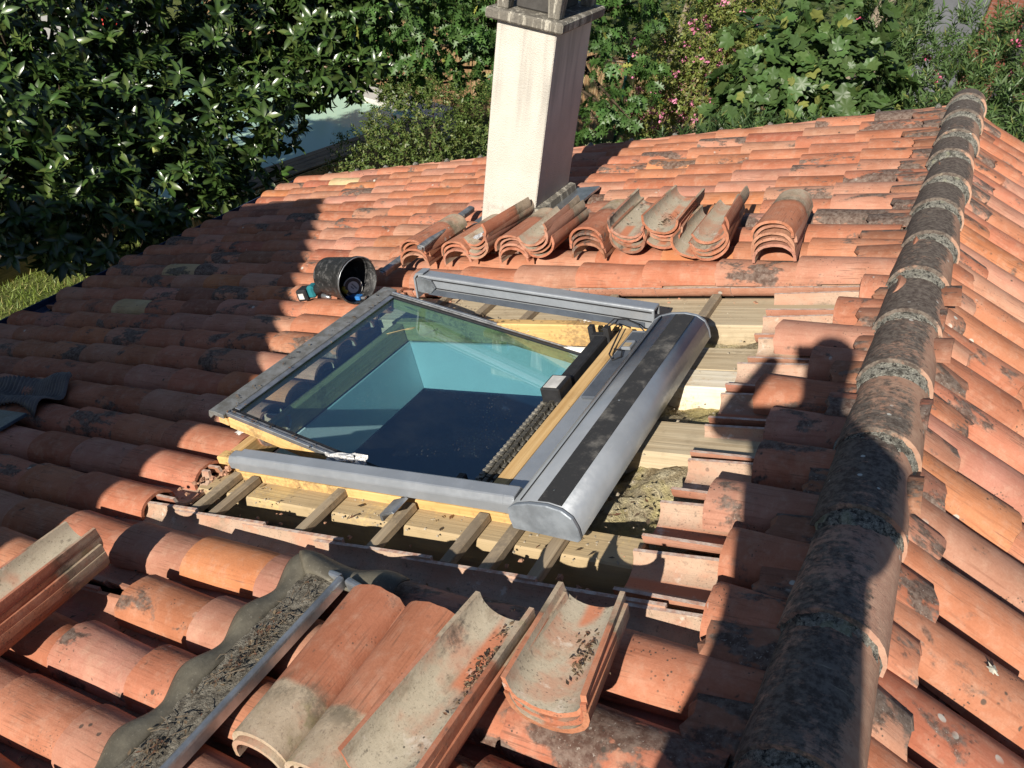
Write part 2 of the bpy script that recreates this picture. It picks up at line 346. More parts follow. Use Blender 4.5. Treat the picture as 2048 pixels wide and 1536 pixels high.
def _lead():
    N = M_LEAD; p = N.co('Object'); a = N.noise(p, 10, 5, 0.65); b = N.noise(p, 120, 4, 0.75)
    c = N.mix(N.ramp(a, 0.35, 0.7), (0.085, 0.076, 0.058), (0.155, 0.14, 0.105)); c = N.mix(N.ramp(b, 0.58, 0.72, 0, 0.6), c, (0.28, 0.26, 0.21))
    N.bsdf(c, 0.6, 0.1, N.bump(b, 0.3, 0.004), 0.35)
_lead(); M_LEAD = M_LEAD.m
M_WALLIN = simple('shaft_plaster', (0.80, 0.80, 0.78), 0.8, 0, 0.04, 4)
M_ROOM = simple('room_darkness_navy', (0.015, 0.022, 0.05), 0.9, 0, 0.2, 3)  # navy colour stands in for the unlit room
def glass_mat():
    N = NT('tinted_glass'); lw = N.n('ShaderNodeLayerWeight'); lw.inputs[0].default_value = 0.5
    refl = N.math('ADD', 0.11, N.math('MULTIPLY', N.math('POWER', lw.outputs['Facing'], 3.2), 0.75))
    tr = N.n('ShaderNodeBsdfTransparent'); tr.inputs[0].default_value = (0.65, 0.845, 0.88, 1)
    gl = N.n('ShaderNodeBsdfGlossy'); gl.inputs['Roughness'].default_value = 0.0; gl.inputs[0].default_value = (0.85, 0.9, 1, 1)
    df = N.n('ShaderNodeBsdfDiffuse'); df.inputs[0].default_value = (0.55, 0.5, 0.42, 1)
    p = N.co('Object'); vg = N.voro(p, 70); d1 = N.math('MAXIMUM', N.ramp(N.noise(p, 130, 4, 0.8), 0.74, 0.80, 0, 0.5), N.math('MULTIPLY', N.ramp(vg.outputs['Distance'], 0.11, 0.07, 0, 0.55), N.ramp(N.noise(p, 3, 3), 0.48, 0.6))); d2 = N.ramp(N.noise(p, 5, 5, 0.7), 0.35, 0.8, 0.0, 0.012)
    mx = N.n('ShaderNodeMixShader'); N.l(refl, mx.inputs[0]); N.l(tr.outputs[0], mx.inputs[1]); N.l(gl.outputs[0], mx.inputs[2])
    m2 = N.n('ShaderNodeMixShader'); N.l(N.math('MAXIMUM', d1, d2), m2.inputs[0]); N.l(mx.outputs[0], m2.inputs[1]); N.l(df.outputs[0], m2.inputs[2])
    N.l(m2.outputs[0], N.out.inputs['Surface']); return N.m
M_GLASS = glass_mat()
def leaf_mat(name, spec, rough, trans=0.25):
    N = NT(name); at = N.n('ShaderNodeAttribute'); at.attribute_name = 'tint'
    b = N.n('ShaderNodeBsdfPrincipled'); N.l(at.outputs['Color'], b.inputs['Base Color']); b.inputs['Roughness'].default_value = rough
    b.inputs['Specular IOR Level'].default_value = spec
    t = N.n('ShaderNodeBsdfTranslucent'); c2 = N.mix(1.0, at.outputs['Color'], (1.6, 1.7, 0.6), 'MULTIPLY'); N.l(c2, t.inputs[0])
    mx = N.n('ShaderNodeMixShader'); mx.inputs[0].default_value = trans; N.l(b.outputs[0], mx.inputs[1]); N.l(t.outputs[0], mx.inputs[2])
    N.l(mx.outputs[0], N.out.inputs['Surface']); return N.m
M_LEAF_GLOSS = leaf_mat('glossy_leaf', 0.6, 0.30, 0.04)
M_LEAF_FIG = leaf_mat('fig_leaf', 0.4, 0.45, 0.12)
M_LEAF = leaf_mat('leaf', 0.4, 0.5, 0.25)
M_LEAF_MID = leaf_mat('waxy_leaf', 0.4, 0.45, 0.18)
M_BARK = simple('bark', (0.10, 0.075, 0.05), 0.95, 0, 0.4, 20, 0.1, 0.8)
M_BARK_PALE = simple('pale_bark', (0.32, 0.26, 0.19), 0.9, 0, 0.3, 20, 0.1, 0.5)
# ------------------------------------------------------------------ ground
GZ = -4.8
def lawn_mat():
    N = NT('lawn_soil'); p = N.pos(); a = N.noise(p, 0.8, 4); b = N.noise(p, 30, 5, 0.7)
    c = N.mix(N.ramp(a, 0.35, 0.65), (0.07, 0.10, 0.025), (0.13, 0.15, 0.045)); c = N.mix(N.ramp(b, 0.5, 0.7), c, (0.10, 0.085, 0.05))
    N.bsdf(c, 0.95, 0, N.bump(b, 0.8, 0.03), 0.1); return N.m
lawn = put('lawn', mesh_of('lawn', [(-150, -150, GZ), (150, -150, GZ), (150, 150, GZ), (-150, 150, GZ)], [(0, 1, 2, 3)]), lawn_mat(), kind='structure')

# ------------------------------------------------------------------ the house: roof slopes, tiles, ridge
P, EXP, TL = 0.215, 0.368, 0.47          # row spacing, exposed length, tile length
CROSS = 0.086                            # height of a tile's arch
house = thing('house', (0, -4.0, GZ), 'low house with a weathered orange canal tile roof opened up around a skylight', 'house')

def tile_mesh(name, L=TL, a0=0.1, a1=0.083, H0=CROSS, H1=0.073, th=0.0125, seg=10, nl=2, warp=0.0, notch=False, rough_end=0.0):
    V, F, mi = [], [], []
    def ring(x, inner, k0, k1):
        t = x / L; a = a0 + (a1 - a0) * t; H = H0 + (H1 - H0) * t
        if inner: a -= th; H -= th
        out = []
        for k in range(seg + 1):
            ph = math.pi * k / seg
            y = -a * math.copysign(abs(math.cos(ph)) ** 0.92, math.cos(ph)); z = H * math.sin(ph) ** 0.80
            xx = x
            if x == 0: xx += rough_end * rnd.uniform(-1, 1)
            out.append((xx, y + warp * t * 0.6, z + warp * 0.35 * math.sin(3.1 * t)))
        return out
    xs = [L * i / nl for i in range(nl + 1)]
    def sheet(inner, m):
        base = len(V)
        for x in xs: V.extend(ring(x, inner, 0, seg))
        for i in range(nl):
            for k in range(seg):
                a = base + i * (seg + 1) + k; q = (a, a + 1, a + seg + 2, a + seg + 1)
                F.append(q[::-1] if not inner else q); mi.append(m)
        return base
    b0 = sheet(False, 0); b1 = sheet(True, 1)
    n0 = len(F)
    # rims get vertices of their own so that their edges stay crisp
    def strip(ia, ib):
        oa = [len(V) + i for i in range(len(ia))]; V.extend(V[i] for i in ia)
        ob = [len(V) + i for i in range(len(ib))]; V.extend(V[i] for i in ib)
        for i in range(len(oa) - 1): F.append((oa[i], oa[i + 1], ob[i + 1], ob[i])); mi.append(2)
    S = seg + 1
    strip([b0 + k for k in range(S)], [b1 + k for k in range(S)])
    strip([b1 + nl * S + k for k in range(S)], [b0 + nl * S + k for k in range(S)])
    strip([b1 + i * S for i in range(nl + 1)], [b0 + i * S for i in range(nl + 1)])
    strip([b0 + i * S + seg for i in range(nl + 1)], [b1 + i * S + seg for i in range(nl + 1)])
    me = mesh_of(name, V, F, False, mi)
    me.polygons.foreach_set('use_smooth', [i < n0 for i in range(len(F))])
    bm = bmesh.new(); bm.from_mesh(me); bmesh.ops.recalc_face_normals(bm, faces=bm.faces); bm.to_mesh(me); bm.free()
    return me
def tmats(me, outer=None, inner=None, rim=None):
    for k in (outer or M_TILE, inner or M_INNER, rim or outer or M_TILE): me.materials.append(k)
    return me
TILES = [tmats(tile_mesh('roof_tile_%d' % i, L=TL + rnd.uniform(-.01, .01), a0=0.1 + rnd.uniform(-.003, .003), warp=rnd.uniform(-.012, .012), rough_end=0.0015 if i < 5 else .006)) for i in range(7)]
LOOSE = [tmats(tile_mesh('loose_tile_%d' % i, L=TL + rnd.uniform(-.012, .012), a0=.098, a1=.084, H0=.088, H1=.076, nl=4, seg=14, warp=rnd.uniform(-.012, .012), rough_end=0.003), M_LOOSE) for i in range(6)]
CHAN = [tmats(tile_mesh('channel_tile_%d' % i, a0=0.098, a1=0.085, H0=0.072, H1=0.064, warp=rnd.uniform(-.006, .006)), None, M_INNER_CH, M_LIME) for i in range(4)]
CLOSE = [tmats(tile_mesh('closure_tile_%d' % i, L=0.30, a0=0.072, a1=0.078, H0=0.030, H1=0.036, th=0.016, seg=6, rough_end=0.014)) for i in range(4)]

def tint(kind=None):
    k = kind or rnd.choices(['terra', 'pink', 'orange', 'brown', 'cream', 'deep'], [56, 25, 7, 4, 1.6, 7])[0]
    c = {'terra': (0.45, 0.187, 0.11), 'pink': (0.45, 0.225, 0.155), 'orange': (0.49, 0.203, 0.098), 'brown': (0.30, 0.135, 0.085),
         'cream': (0.60, 0.46, 0.26), 'deep': (0.39, 0.145, 0.085)}[k]
    f = rnd.uniform(0.9, 1.08)
    return tuple(min(0.9, q * f * rnd.uniform(0.96, 1.04)) for q in c)
def lichen(): return rnd.choices([rnd.uniform(0.0, 0.2), rnd.uniform(0.2, 0.5), rnd.uniform(0.5, 0.9)], [45, 37, 18])[0]

def to_px(p):
    d = Vector(p) - CAM; q = [sum(CR[i][j] * d[j] for j in range(3)) for i in range(3)]
    if q[2] < 0.05: return None
    return 1024 + 1621.67 * q[0] / q[2], 768 + 1621.67 * q[1] / q[2], q[2]
def shown(M, L):
    """how large a tile at M shows in the picture (0 = outside the frame)"""
    best = 0
    for x in (0.03, L * 0.5, L * 0.75):
        q = to_px(M @ Vector((x, 0, 0.07)))
        if q and -25 < q[0] < 2073 and -25 < q[1] < 1561: best = max(best, 1 / q[2] ** 2)
    return best

# boards under the tiles, with the opening left free
HOLE = (0.12, 2.72, -4.86, -2.74)        # u0, u1, v0, v1
def deck(name, side, rects):
    bm = bmesh.new()
    for (u0, u1, v0, v1) in rects:
        if side < 0: add_box(bm, -u1, -u0, v0, v1, -0.172, -0.150)
        else: add_box(bm, u0, u1, v0, v1, -0.172, -0.150)
    return bm_mesh(name, bm)
u0, u1, v0, v1 = HOLE
slope_l = put('roof_slope', deck('deck_l', -1, [(0.0, 6.05, v1, 0.10), (0.0, u0, v0, v1), (u1, 6.05, v0, v1), (0.0, 6.05, -9.0, v0)]), M_DECK, house, ML)
slope_r = put('roof_slope', deck('deck_r', 1, [(0.0, 6.05, -9.0, 0.10)]), M_DECK, house, MR)

def cover_M(side, u_low, v, dh=0.0, yaw=0.0, sx=1.0, tilt=0.024):
    B = ML if side < 0 else MR
    if side < 0: return B @ T((-u_low, v, -CROSS + dh)) @ RZ(yaw) @ RY(tilt) @ Matrix.Diagonal((sx, 1, 1, 1))
    return B @ T((u_low, v, -CROSS + dh)) @ RZ(math.pi + yaw) @ RY(tilt) @ Matrix.Diagonal((sx, 1, 1, 1))
SAG = lambda u, v: -0.012 * math.sin(math.pi * min(1, max(0, u / 6))) + 0.006 * math.sin(v * 2.3 + u)
hole_near_ridge = {13: .235, 14: .30, 15: .48, 16: .31, 17: .45, 18: .36, 19: .345, 20: .43, 21: .32, 22: .30}
hole_top = {13: 2.70, 14: 2.76, 15: 2.64, 16: 2.60, 17: 2.56, 18: 2.54, 19: 2.52, 20: 2.44, 21: 2.46, 22: 2.53}
covers = []                                    # (world matrix, mesh, colour, lichen, side)
for k in range(0, 38):
    v = -k * P; ph = rnd.uniform(-.07, .07) if k else 0.0
    lows = []
    if k in hole_near_ridge:
        lows.append((hole_near_ridge[k], (hole_near_ridge[k] - 0.02) / TL))
        uu = hole_top[k] + TL
        while uu < 6.15: lows.append((uu, 1.0)); uu += EXP + rnd.uniform(-.012, .012)
    else:
        for j in range(1, 17): lows.append((.196 + EXP * j + ph + rnd.uniform(-.012, .012), 1.0 if j > 1 else min(1, (.55 + ph) / TL)))
    if k == 24: lows = [(q, s) for q, s in lows if not 2.05 < q - 0.25 < 2.75]
    for i, (q, s) in enumerate(lows):
        dirt = lichen()
        if q < 1.0: dirt = min(1, dirt + rnd.uniform(0.15, 0.4))
        if q > 3.2 and 8 < k < 22: dirt = min(1, dirt + 0.12)
        covers.append((cover_M(-1, q, v + rnd.uniform(-.005, .005), SAG(q, v) + rnd.uniform(-.003, .003), rnd.uniform(-.018, .018), s), rnd.choice(TILES), tint() if (k < 12 and q > 1.3) or q > 3 else tint(rnd.choice(['terra', 'terra', 'pink', 'terra', 'deep', 'terra', 'pink', 'terra', 'orange', 'pink', 'terra'])), dirt, -1))
for k in range(0, 38):
    v = -k * P - 0.03; ph = rnd.uniform(-.10, .10)
    for j in range(1, 17):
        q = .16 + EXP * j + ph
        dirt = lichen() if q > .6 else min(1, lichen() + rnd.uniform(0.15, 0.4))
        covers.append((cover_M(1, q, v + rnd.uniform(-.005, .005), rnd.uniform(-.004, .004), rnd.uniform(-.02, .02), min(1, (q - .03) / TL)), rnd.choice(TILES), tint(rnd.choice(['terra', 'terra', 'pink', 'terra', 'deep', 'terra', 'pink', 'terra', 'orange', 'pink', 'terra', 'terra'])), dirt, 1))
ranked = sorted(covers, key=lambda c: -shown(c[0], TL))
seen_l = [c for c in ranked if c[4] < 0 and shown(c[0], TL) > 0]
seen_r = [c for c in ranked if c[4] > 0 and shown(c[0], TL) > 0]
single = seen_l[:300] + seen_r
def place_tile(c, name, parent):
    o = put(name, c[1], None, parent, c[0]); o.color = (*c[2], c[3]); return o
for c in single: place_tile(c, 'cover_tile', slope_l if c[4] < 0 else slope_r)
ids = {id(c) for c in single}
def stuff_tiles(name, lst, parent, flip=False):
    Vs, Fs, Cs = [], [], []; o = 0
    for (Mx, me, colr, dirt, side) in lst:
        a = np.empty(len(me.vertices) * 3); me.vertices.foreach_get('co', a); a = a.reshape(-1, 3)
        mm = np.array(Mx); a = a @ mm[:3, :3].T + mm[:3, 3]
        Vs.append(a); Fs += [tuple(i + o for i in p.vertices) for p in me.polygons]; o += len(a)
        Cs.append(np.tile((*colr, dirt), (len(a), 1)))
    me = bpy.data.meshes.new(name); me.from_pydata(np.concatenate(Vs).tolist(), [], Fs); me.update()
    at = me.attributes.new('tint', 'FLOAT_COLOR', 'POINT'); at.data.foreach_set('color', np.concatenate(Cs).ravel())
    me.polygons.foreach_set('use_smooth', [len(p.vertices) == 4 for p in me.polygons])
    return put(name, me, M_TILE_STUFF, parent, kind='stuff')
rest = [c for c in covers if id(c) not in ids]
stuff_tiles('distant_tiles', [c for c in rest if c[4] < 0], slope_l)
stuff_tiles('distant_tiles', [c for c in rest if c[4] > 0], slope_r)
# channel tiles: hollow side up between the rows
def chan_M(side, u_low, v, dh=0.0, yaw=0.0, sx=1.0):
    B = ML if side < 0 else MR
    # wide end up the slope
    if side < 0: return B @ T((-(u_low - TL * sx), v, -0.052 + dh)) @ RZ(math.pi + yaw) @ RX(math.pi) @ RY(-0.02) @ Matrix.Diagonal((sx, 1, 1, 1))
    return B @ T((u_low - TL * sx, v, -0.052 + dh)) @ RZ(yaw) @ RX(math.pi) @ RY(-0.02) @ Matrix.Diagonal((sx, 1, 1, 1))
chans, chan_seen = [], []
for k in range(-1, 37):
    v = -(k + .5) * P
    if 13 <= k <= 21:
        e = .56 + rnd.uniform(-.03, .04)
        chan_seen.append((chan_M(-1, e, v, rnd.uniform(-.004, .004), rnd.uniform(-.03, .03), (e - .06) / TL), rnd.choice(CHAN), tint('pink'), rnd.uniform(0, .35), -1))
        uu = 2.36 + rnd.uniform(0, .12) + (0.25 if k < 19 else 0) + TL
        first = True
        while uu < 6.1:
            (chan_seen if first and k >= 19 else chans).append((chan_M(-1, uu, v), rnd.choice(CHAN), tint('pink'), .2, -1)); uu += EXP; first = False
    else:
        for j in range(1, 17):
            uu = .16 + EXP * j + rnd.uniform(-.015, .015); rec = (chan_M(-1, uu, v, 0, rnd.uniform(-.012, .012), 1.0 if j > 1 else .9), rnd.choice(CHAN), tint('pink'), rnd.uniform(.05, .4), -1)
            (chan_seen if k in (12, 22) and j < 8 else chans).append(rec)
    for j in range(1, 4): chans.append((chan_M(1, .16 + EXP * j, v - .03), rnd.choice(CHAN), tint(), .4, 1))
for c in chan_seen: place_tile(c, 'channel_tile', slope_l)
stuff_tiles('hidden_channel_tiles', [c for c in chans if c[4] < 0], slope_l)
stuff_tiles('hidden_channel_tiles', [c for c in chans if c[4] > 0], slope_r)
# short mortared closing tiles along the ridge
for k in range(0, 26):
    v = -(k + .5) * P
    e = rnd.uniform(.22, .34)
    if 12 < k < 22: e = rnd.uniform(.16, .24)
    if rnd.random() < 0.88:
        o = put('closure_tile', rnd.choice(CLOSE), None, slope_l, ML @ T((-e, v + rnd.uniform(-.015, .015), -0.042 + rnd.uniform(-.006, .006))) @ RZ(rnd.uniform(-.08, .08)) @ RY(0.03))
        o.color = (*tint('brown'), rnd.uniform(.72, 1.0))
    e = rnd.uniform(.20, .33)
    if rnd.random() < 0.9:
        o = put('closure_tile', rnd.choice(CLOSE), None, slope_r, MR @ T((e, v - .03 + rnd.uniform(-.015, .015), -0.040 + rnd.uniform(-.006, .006))) @ RZ(math.pi + rnd.uniform(-.08, .08)) @ RY(0.03))
        o.color = (*tint(rnd.choice(['brown', 'pink', 'terra'])), rnd.uniform(.55, .95))
# ridge: mortar bed, caps, mortar collars
bm = bmesh.new()
bed = put('ridge', prism([(-.118, -.10), (.118, -.10), (.09, -.04), (.05, .01), (-.05, .01), (-.09, -.04)], -9.0, 0.07, 0.0, 'ridge_bed'), M_MORTAR, house)
def cap_mesh(name, L, a0, a1, H0, H1, th=0.016, seg=14, nl=3, wob=0.0):
    V, F = [], []
    n = seg + 1
    for inner in (0, 1):
        for i in range(nl + 1):
            t = i / nl; a = a0 + (a1 - a0) * t - inner * th; H = H0 + (H1 - H0) * t - inner * th
            for k in range(n):
                ph = math.pi * k / seg
                V.append((-a * math.cos(ph), L * t, -.05 + H * math.sin(ph) ** .9 + wob * math.sin(t * 3)))
    off = n * (nl + 1)
    for i in range(nl):
        for k in range(seg):
            a = i * n + k; F.append((a, a + 1, a + n + 1, a + n)); F.append((off + a, off + a + n, off + a + n + 1, off + a + 1))
    ns = len(F)
    V += V[:n] + V[off:off + n]; b = 2 * off
    for k in range(seg): F.append((b + k, b + n + k, b + n + k + 1, b + k + 1))
    me = mesh_of(name, V, F); me.polygons.foreach_set('use_smooth', [i < ns for i in range(len(F))]); return me
CAPS = [cap_mesh('ridge_cap_%d' % i, .46, .122 + rnd.uniform(-.004, .004), .108, .128, .113, wob=rnd.uniform(-.004, .004)) for i in range(5)]
def collar_mesh(i):
    V, F = [], []; seg = 20; r_ = random.Random(i)
    prof = [(0.012, -.004), (-.004, -.012), (-.026, -.016), (-.044, -.022), (-.056, -.034)]     # (y, radial offset)
    for (y, dr) in prof:
        for k in range(seg + 1):
            ph = math.pi * k / seg; j = r_.uniform(-.007, .007)
            V.append((-(.122 + dr + j) * math.cos(ph), y + j, -.05 + (.128 + dr + j) * math.sin(ph) ** .9 - .006))
    for a in range(len(prof) - 1):
        for k in range(seg): q = a * (seg + 1) + k; F.append((q, q + seg + 1, q + seg + 2, q + 1))
    return mesh_of('mortar_collar', V, F, True)
rims = [0.02 - .1, -.459, -.903, -1.265, -1.676, -2.042, -2.452, -2.847, -3.227, -3.618, -4.024, -4.395, -4.778, -5.15, -5.54, -5.93, -6.32, -6.71]
for i, y in enumerate(rims):
    dz = rnd.uniform(-.004, .004) - 0.02 * math.sin(math.pi * min(1, -y / 6))
    dx = rnd.uniform(-.006, .006); ln = (rims[i - 1] - y + .07) / .46 if i else .5
    o = put('ridge_cap', rnd.choice(CAPS), M_CAP, bed, T((dx, y, dz)) @ RZ(rnd.uniform(-.02, .02)) @ RX(-.045) @ Matrix.Diagonal((1, ln, 1, 1)))
    o.color = (*tint(rnd.choice(['brown', 'pink', 'terra'])), rnd.uniform(.35, .8) if i < 9 else rnd.uniform(.25, .5))
    put('mortar_collar', collar_mesh(i), M_MORTAR, bed, T((dx, y, dz)) @ RX(-.02))
# eave gutter and walls
gp = [(-.07, .02), (-.075, -.04), (-.05, -.075), (0, -.085), (.045, -.07), (.06, -.03), (.06, .0), (.052, 0), (.05, -.03), (.038, -.062), (0, -.075), (-.045, -.066), (-.066, -.036), (-.062, .02)]
gx, gz = -6.06 * math.cos(TH) - .05, -6.06 * math.sin(TH) - .11
M_GUT = simple('gutter_paint', (0.06, 0.085, 0.16), 0.35, 0.2)
put('gutter', prism([(gx + a, gz + b) for a, b in gp], -9.0, .1, 0, 'gutter'), M_GUT, house)
M_WALL = simple('house_wall', (0.60, 0.54, 0.45), 0.9, 0, 0.12, 5)
put('wall', box(-5.35, 5.35, -12, -0.05, GZ, -2.15, 0, 'walls'), M_WALL, house)
put('gable', mesh_of('gable', [(-5.35, -.06, -2.15), (5.35, -.06, -2.15), (0, -.06, -.2), (-5.35, -.3, -2.15), (5.35, -.3, -2.15), (0, -.3, -.2)],
                    [(0, 1, 2), (5, 4, 3), (0, 2, 5, 3), (1, 4, 5, 2)]), M_WALL, house)
put('verge_mortar', prism([(0, -.055), (-6.02 * math.cos(TH), -6.02 * math.sin(TH) - .055), (-6.02 * math.cos(TH), -6.02 * math.sin(TH) - .15), (0, -.15)], .03, .085, 0), M_MORTAR, house)
put('verge_mortar', prism([(0, -.055), (6.02 * math.cos(TH), -6.02 * math.sin(TH) - .055), (6.02 * math.cos(TH), -6.02 * math.sin(TH) - .15), (0, -.15)], .03, .085, 0), M_MORTAR, house)
for j in range(0, 16):
    q = .196 + EXP * j
    bm = bmesh.new(); bmesh.ops.create_icosphere(bm, subdivisions=2, radius=.5)
    for v_ in bm.verts: v_.co *= rnd.uniform(.85, 1.15)
    put('mortar_dab', bm_mesh('dab', bm, True), M_MORTAR, house, ML @ T((-q + .015, .062, -.035)) @ Matrix.Diagonal((.045, .085, .07, 1)))
# unseen gabled block added behind the camera, shaped to shade the roof's lower left
WY = -7.5
put('shade_caster_wall', prism([(-9.3, GZ), (-2.62, GZ), (-2.62, .98), (-4.72, 2.02), (-9.3, .20)], -13.0, WY, 0, 'caster_wall_mesh'), M_WALL, house)
put('shade_caster_roof', prism([(-9.4, .17), (-9.4, .24), (-4.72, 2.11), (-2.60, 1.06), (-2.60, 1.0), (-4.72, 2.05)], -13.1, WY + .02, 0, 'caster_roof_mesh'), M_TILE, house)

# ------------------------------------------------------------------ chimney
M_SAND = simple('sandy_crumbs', (.42, .36, .27), .95, 0, .3, 60)
M_PALECLAY = simple('broken_clay', (.46, .25, .16), .9, 0, .3)
chx0, chx1, chy0, chy1 = -2.59, -2.205, -1.73, -1.22
cz = -1.05
chim = put('chimney', box(chx0 - chx0, chx1 - chx0, 0, chy1 - chy0, 0, 1.345, .006, 'chimney_shaft'), M_PLASTER, house, T((chx0, chy0, cz)))
put('crown_slab', box(chx0 - .055, chx1 + .055, chy0 - .055, chy1 + .055, .292, .352, .010, 'slab'), M_SLAB, chim)
def post(x, y):
    bm = bmesh.new(); add_box(bm, -.035, .035, -.035, .035, 0, .26)
    for v_ in bm.verts:
        if v_.co.z > .1: v_.co.x *= 1.55; v_.co.y *= 1.55
    bmesh.ops.recalc_face_normals(bm, faces=bm.faces); bmesh.ops.bevel(bm, geom=bm.edges[:], offset=.004, segments=1, affect='EDGES')
    put('crown_post', bm_mesh('post', bm), M_SLAB, chim, T((x, y, .353)))
for x in (chx0 + .03, chx1 - .03):
    for y in (chy0 + .03, chy1 - .03): post(x, y)
put('flue', box(chx0 + .075, chx1 - .075, chy0 + .075, chy1 - .075, .353, .47, .01), simple('sooty_flue', (0.07, 0.065, 0.06), .95), chim)
put('crown_cap', box(chx0 - .03, chx1 + .03, chy0 - .03, chy1 + .03, .614, .68, .012), M_SLAB, chim)
# flashing round the foot
def flash(u0_, u1_, v0_, v1_, h0, h1): return put('flashing', rbox(u0_, u1_, v0_, v1_, h0, h1, .002), M_STEEL, chim, ML)
flash(2.14, 2.38, -1.80, -1.16, -.03, -.012); flash(2.70, 2.86, -1.75, -1.12, -.05, -.03)
put('foot_mortar', prism([(-2.30, -.06), (-2.30, .03), (-2.36, .05), (-2.40, .02), (-2.40, -.06)], -1.74, -1.2), M_SLAB, chim, ML)

# ------------------------------------------------------------------ the opening: rafters, battens, insulation
def rafter(u0_, u1_, v0_, v1_, h0, h1, mat): return put('rafter', rbox(u0_, u1_, v0_, v1_, h0, h1, .006), mat, house, ML)
rafter(.30, 2.70, -3.06, -2.78, -.30, -.105, M_OLD)
rafter(.25, .98, -3.425, -3.235, -.30, -.118, M_OLD)
rafter(.25, .98, -3.570, -3.432, -.30, -.112, M_PALE)
rafter(.25, .98, -4.035, -3.835, -.30, -.100, M_OLD)
rafter(.575, 2.46, -4.590, -4.462, -.26, -.100, M_BEAM)
def batten(u_, v0_, v1_, h1=-.072, wd=.036, mat=None): return put('batten', rbox(u_ - wd / 2, u_ + wd / 2, v0_, v1_, h1 - .03, h1, .003), mat or M_BATTEN, house, ML @ T((-u_, 0, 0)) @ RZ(rnd.uniform(-.01, .01)) @ T((u_, 0, 0)))
for u_ in (2.32, 2.17, 1.735, 1.42, 1.10, .955, .80): batten(u_, -4.742, -4.49 + rnd.uniform(-.02, .02), -.066, .04)
for u_ in (2.40, 2.05, 1.72, 1.385, .84): batten(u_, -3.13, -2.80, -.074, .042)
def insul(name, u0_, u1_, v0_, v1_, h, amp, nx, ny, seed):
    g = np.random.default_rng(seed); ph = g.uniform(0, 6, 12)
    def fn(a, b):
        u_ = u0_ + (u1_ - u0_) * a; v_ = v0_ + (v1_ - v0_) * b
        z = amp * (math.sin(9 * u_ + ph[0] + 3 * math.sin(5 * v_ + ph[1])) * .5 + math.sin(17 * v_ + ph[2] + 2 * math.sin(11 * u_)) * .35 + math.sin(31 * u_ + 23 * v_ + ph[3]) * .2 + g.uniform(-.12, .12))
        return (-u_, v_, h + z)
    V, F = grid(nx, ny, fn); return put(name, mesh_of(name, V, F, True), M_INSUL, house, ML, kind='stuff')
insul('insulation', .18, 1.06, -3.84, -3.57, -.185, .035, 40, 16, 1)
insul('insulation', .18, 1.06, -4.46, -4.03, -.180, .065, 44, 28, 2)
insul('insulation', .18, 1.06, -3.24, -3.05, -.175, .03, 40, 10, 3)
insul('insulation', .18, 2.70, -4.86, -4.60, -.235, .045, 90, 14, 4)
insul('insulation', .9, 2.70, -2.80, -2.74, -.2, .02, 40, 4, 5)
# fallen dry leaves and chips in the opening (too many to count)
def litter(name, pts, parent, M, size=(.008, .03), mat=None, seed=1):
    g = np.random.default_rng(seed); V, F, Cc = [], [], []
    pal = [(.11, .075, .05), (.20, .14, .09), (.06, .045, .035), (.26, .20, .13), (.18, .09, .055)]
    for (x, y, z) in pts:
        s = g.uniform(*size); a = g.uniform(0, 6.28); el = g.uniform(.25, .6); tl = g.uniform(-.5, .5)
        dx, dy = math.cos(a), math.sin(a); o = len(V)
        pr = [(-s, 0, 0), (-.2 * s, el * s, .12 * s), (s, 0, tl * s * .5), (-.2 * s, -el * s, .12 * s)]
        for (px, py, pz) in pr: V.append((x + px * dx - py * dy, y + px * dy + py * dx, z + pz + .004))
        F.append((o, o + 1, o + 2, o + 3)); c = pal[g.integers(5)]; Cc += [(*c, 1)] * 4
    me = mesh_of(name, V, F); at = me.attributes.new('tint', 'FLOAT_COLOR', 'POINT'); at.data.foreach_set('color', np.array(Cc).ravel())
    return put(name, me, M_LEAF, parent, M, kind='stuff')
pts = [(-rnd.uniform(.5, .95), rnd.uniform(-4.42, -4.25), -.125) for _ in range(60)] + [(-rnd.uniform(.5, 2.4), rnd.uniform(-4.83, -4.64), -.20) for _ in range(160)] + [(-rnd.uniform(.6, 2.3), rnd.uniform(-4.62, -4.47), -.098) for _ in range(40)]
litter('dry_litter', pts, house, ML, (.003, .016))
litter('channel_litter', [(-rnd.uniform(.5, 4.2), -(rnd.choice([22, 23, 24, 25, 26]) + .5) * P + rnd.gauss(0, .02), -.105 + abs(rnd.gauss(0, .006))) for _ in range(700)], house, ML, (.003, .012), seed=15)
def rubble(name, pts_, parent, M, size, mat, seed):
    g = random.Random(seed); V, F = [], []
    for (x, y, z) in pts_:
        s = g.uniform(*size); o = len(V)
        for (a, b, c_) in ((-1, -1, 0), (1, -1, 0), (1, 1, 0), (-1, 1, 0), (-.6, -.7, 1), (.7, -.5, 1), (.5, .7, 1), (-.7, .5, 1)):
            V.append((x + s * a * g.uniform(.5, 1.1), y + s * b * g.uniform(.5, 1.1), z + s * c_ * g.uniform(.4, 1.1)))
        F += [tuple(o + i for i in f) for f in ((4, 5, 6, 7), (0, 1, 5, 4), (1, 2, 6, 5), (2, 3, 7, 6), (3, 0, 4, 7))]
    return put(name, mesh_of(name, V, F), mat, parent, M, kind='stuff')
rubble('mortar_rubble', [(-rnd.uniform(.52, .92), rnd.uniform(-4.60, -2.85), -.11) for _ in range(70)] + [(-rnd.uniform(.6, 2.3), rnd.uniform(-4.62, -4.48), -.101) for _ in range(120)] + [(-rnd.uniform(.7, 2.5), rnd.uniform(-2.98, -2.79), -.106) for _ in range(60)], house, ML, (.0015, .006), M_SAND, 4)
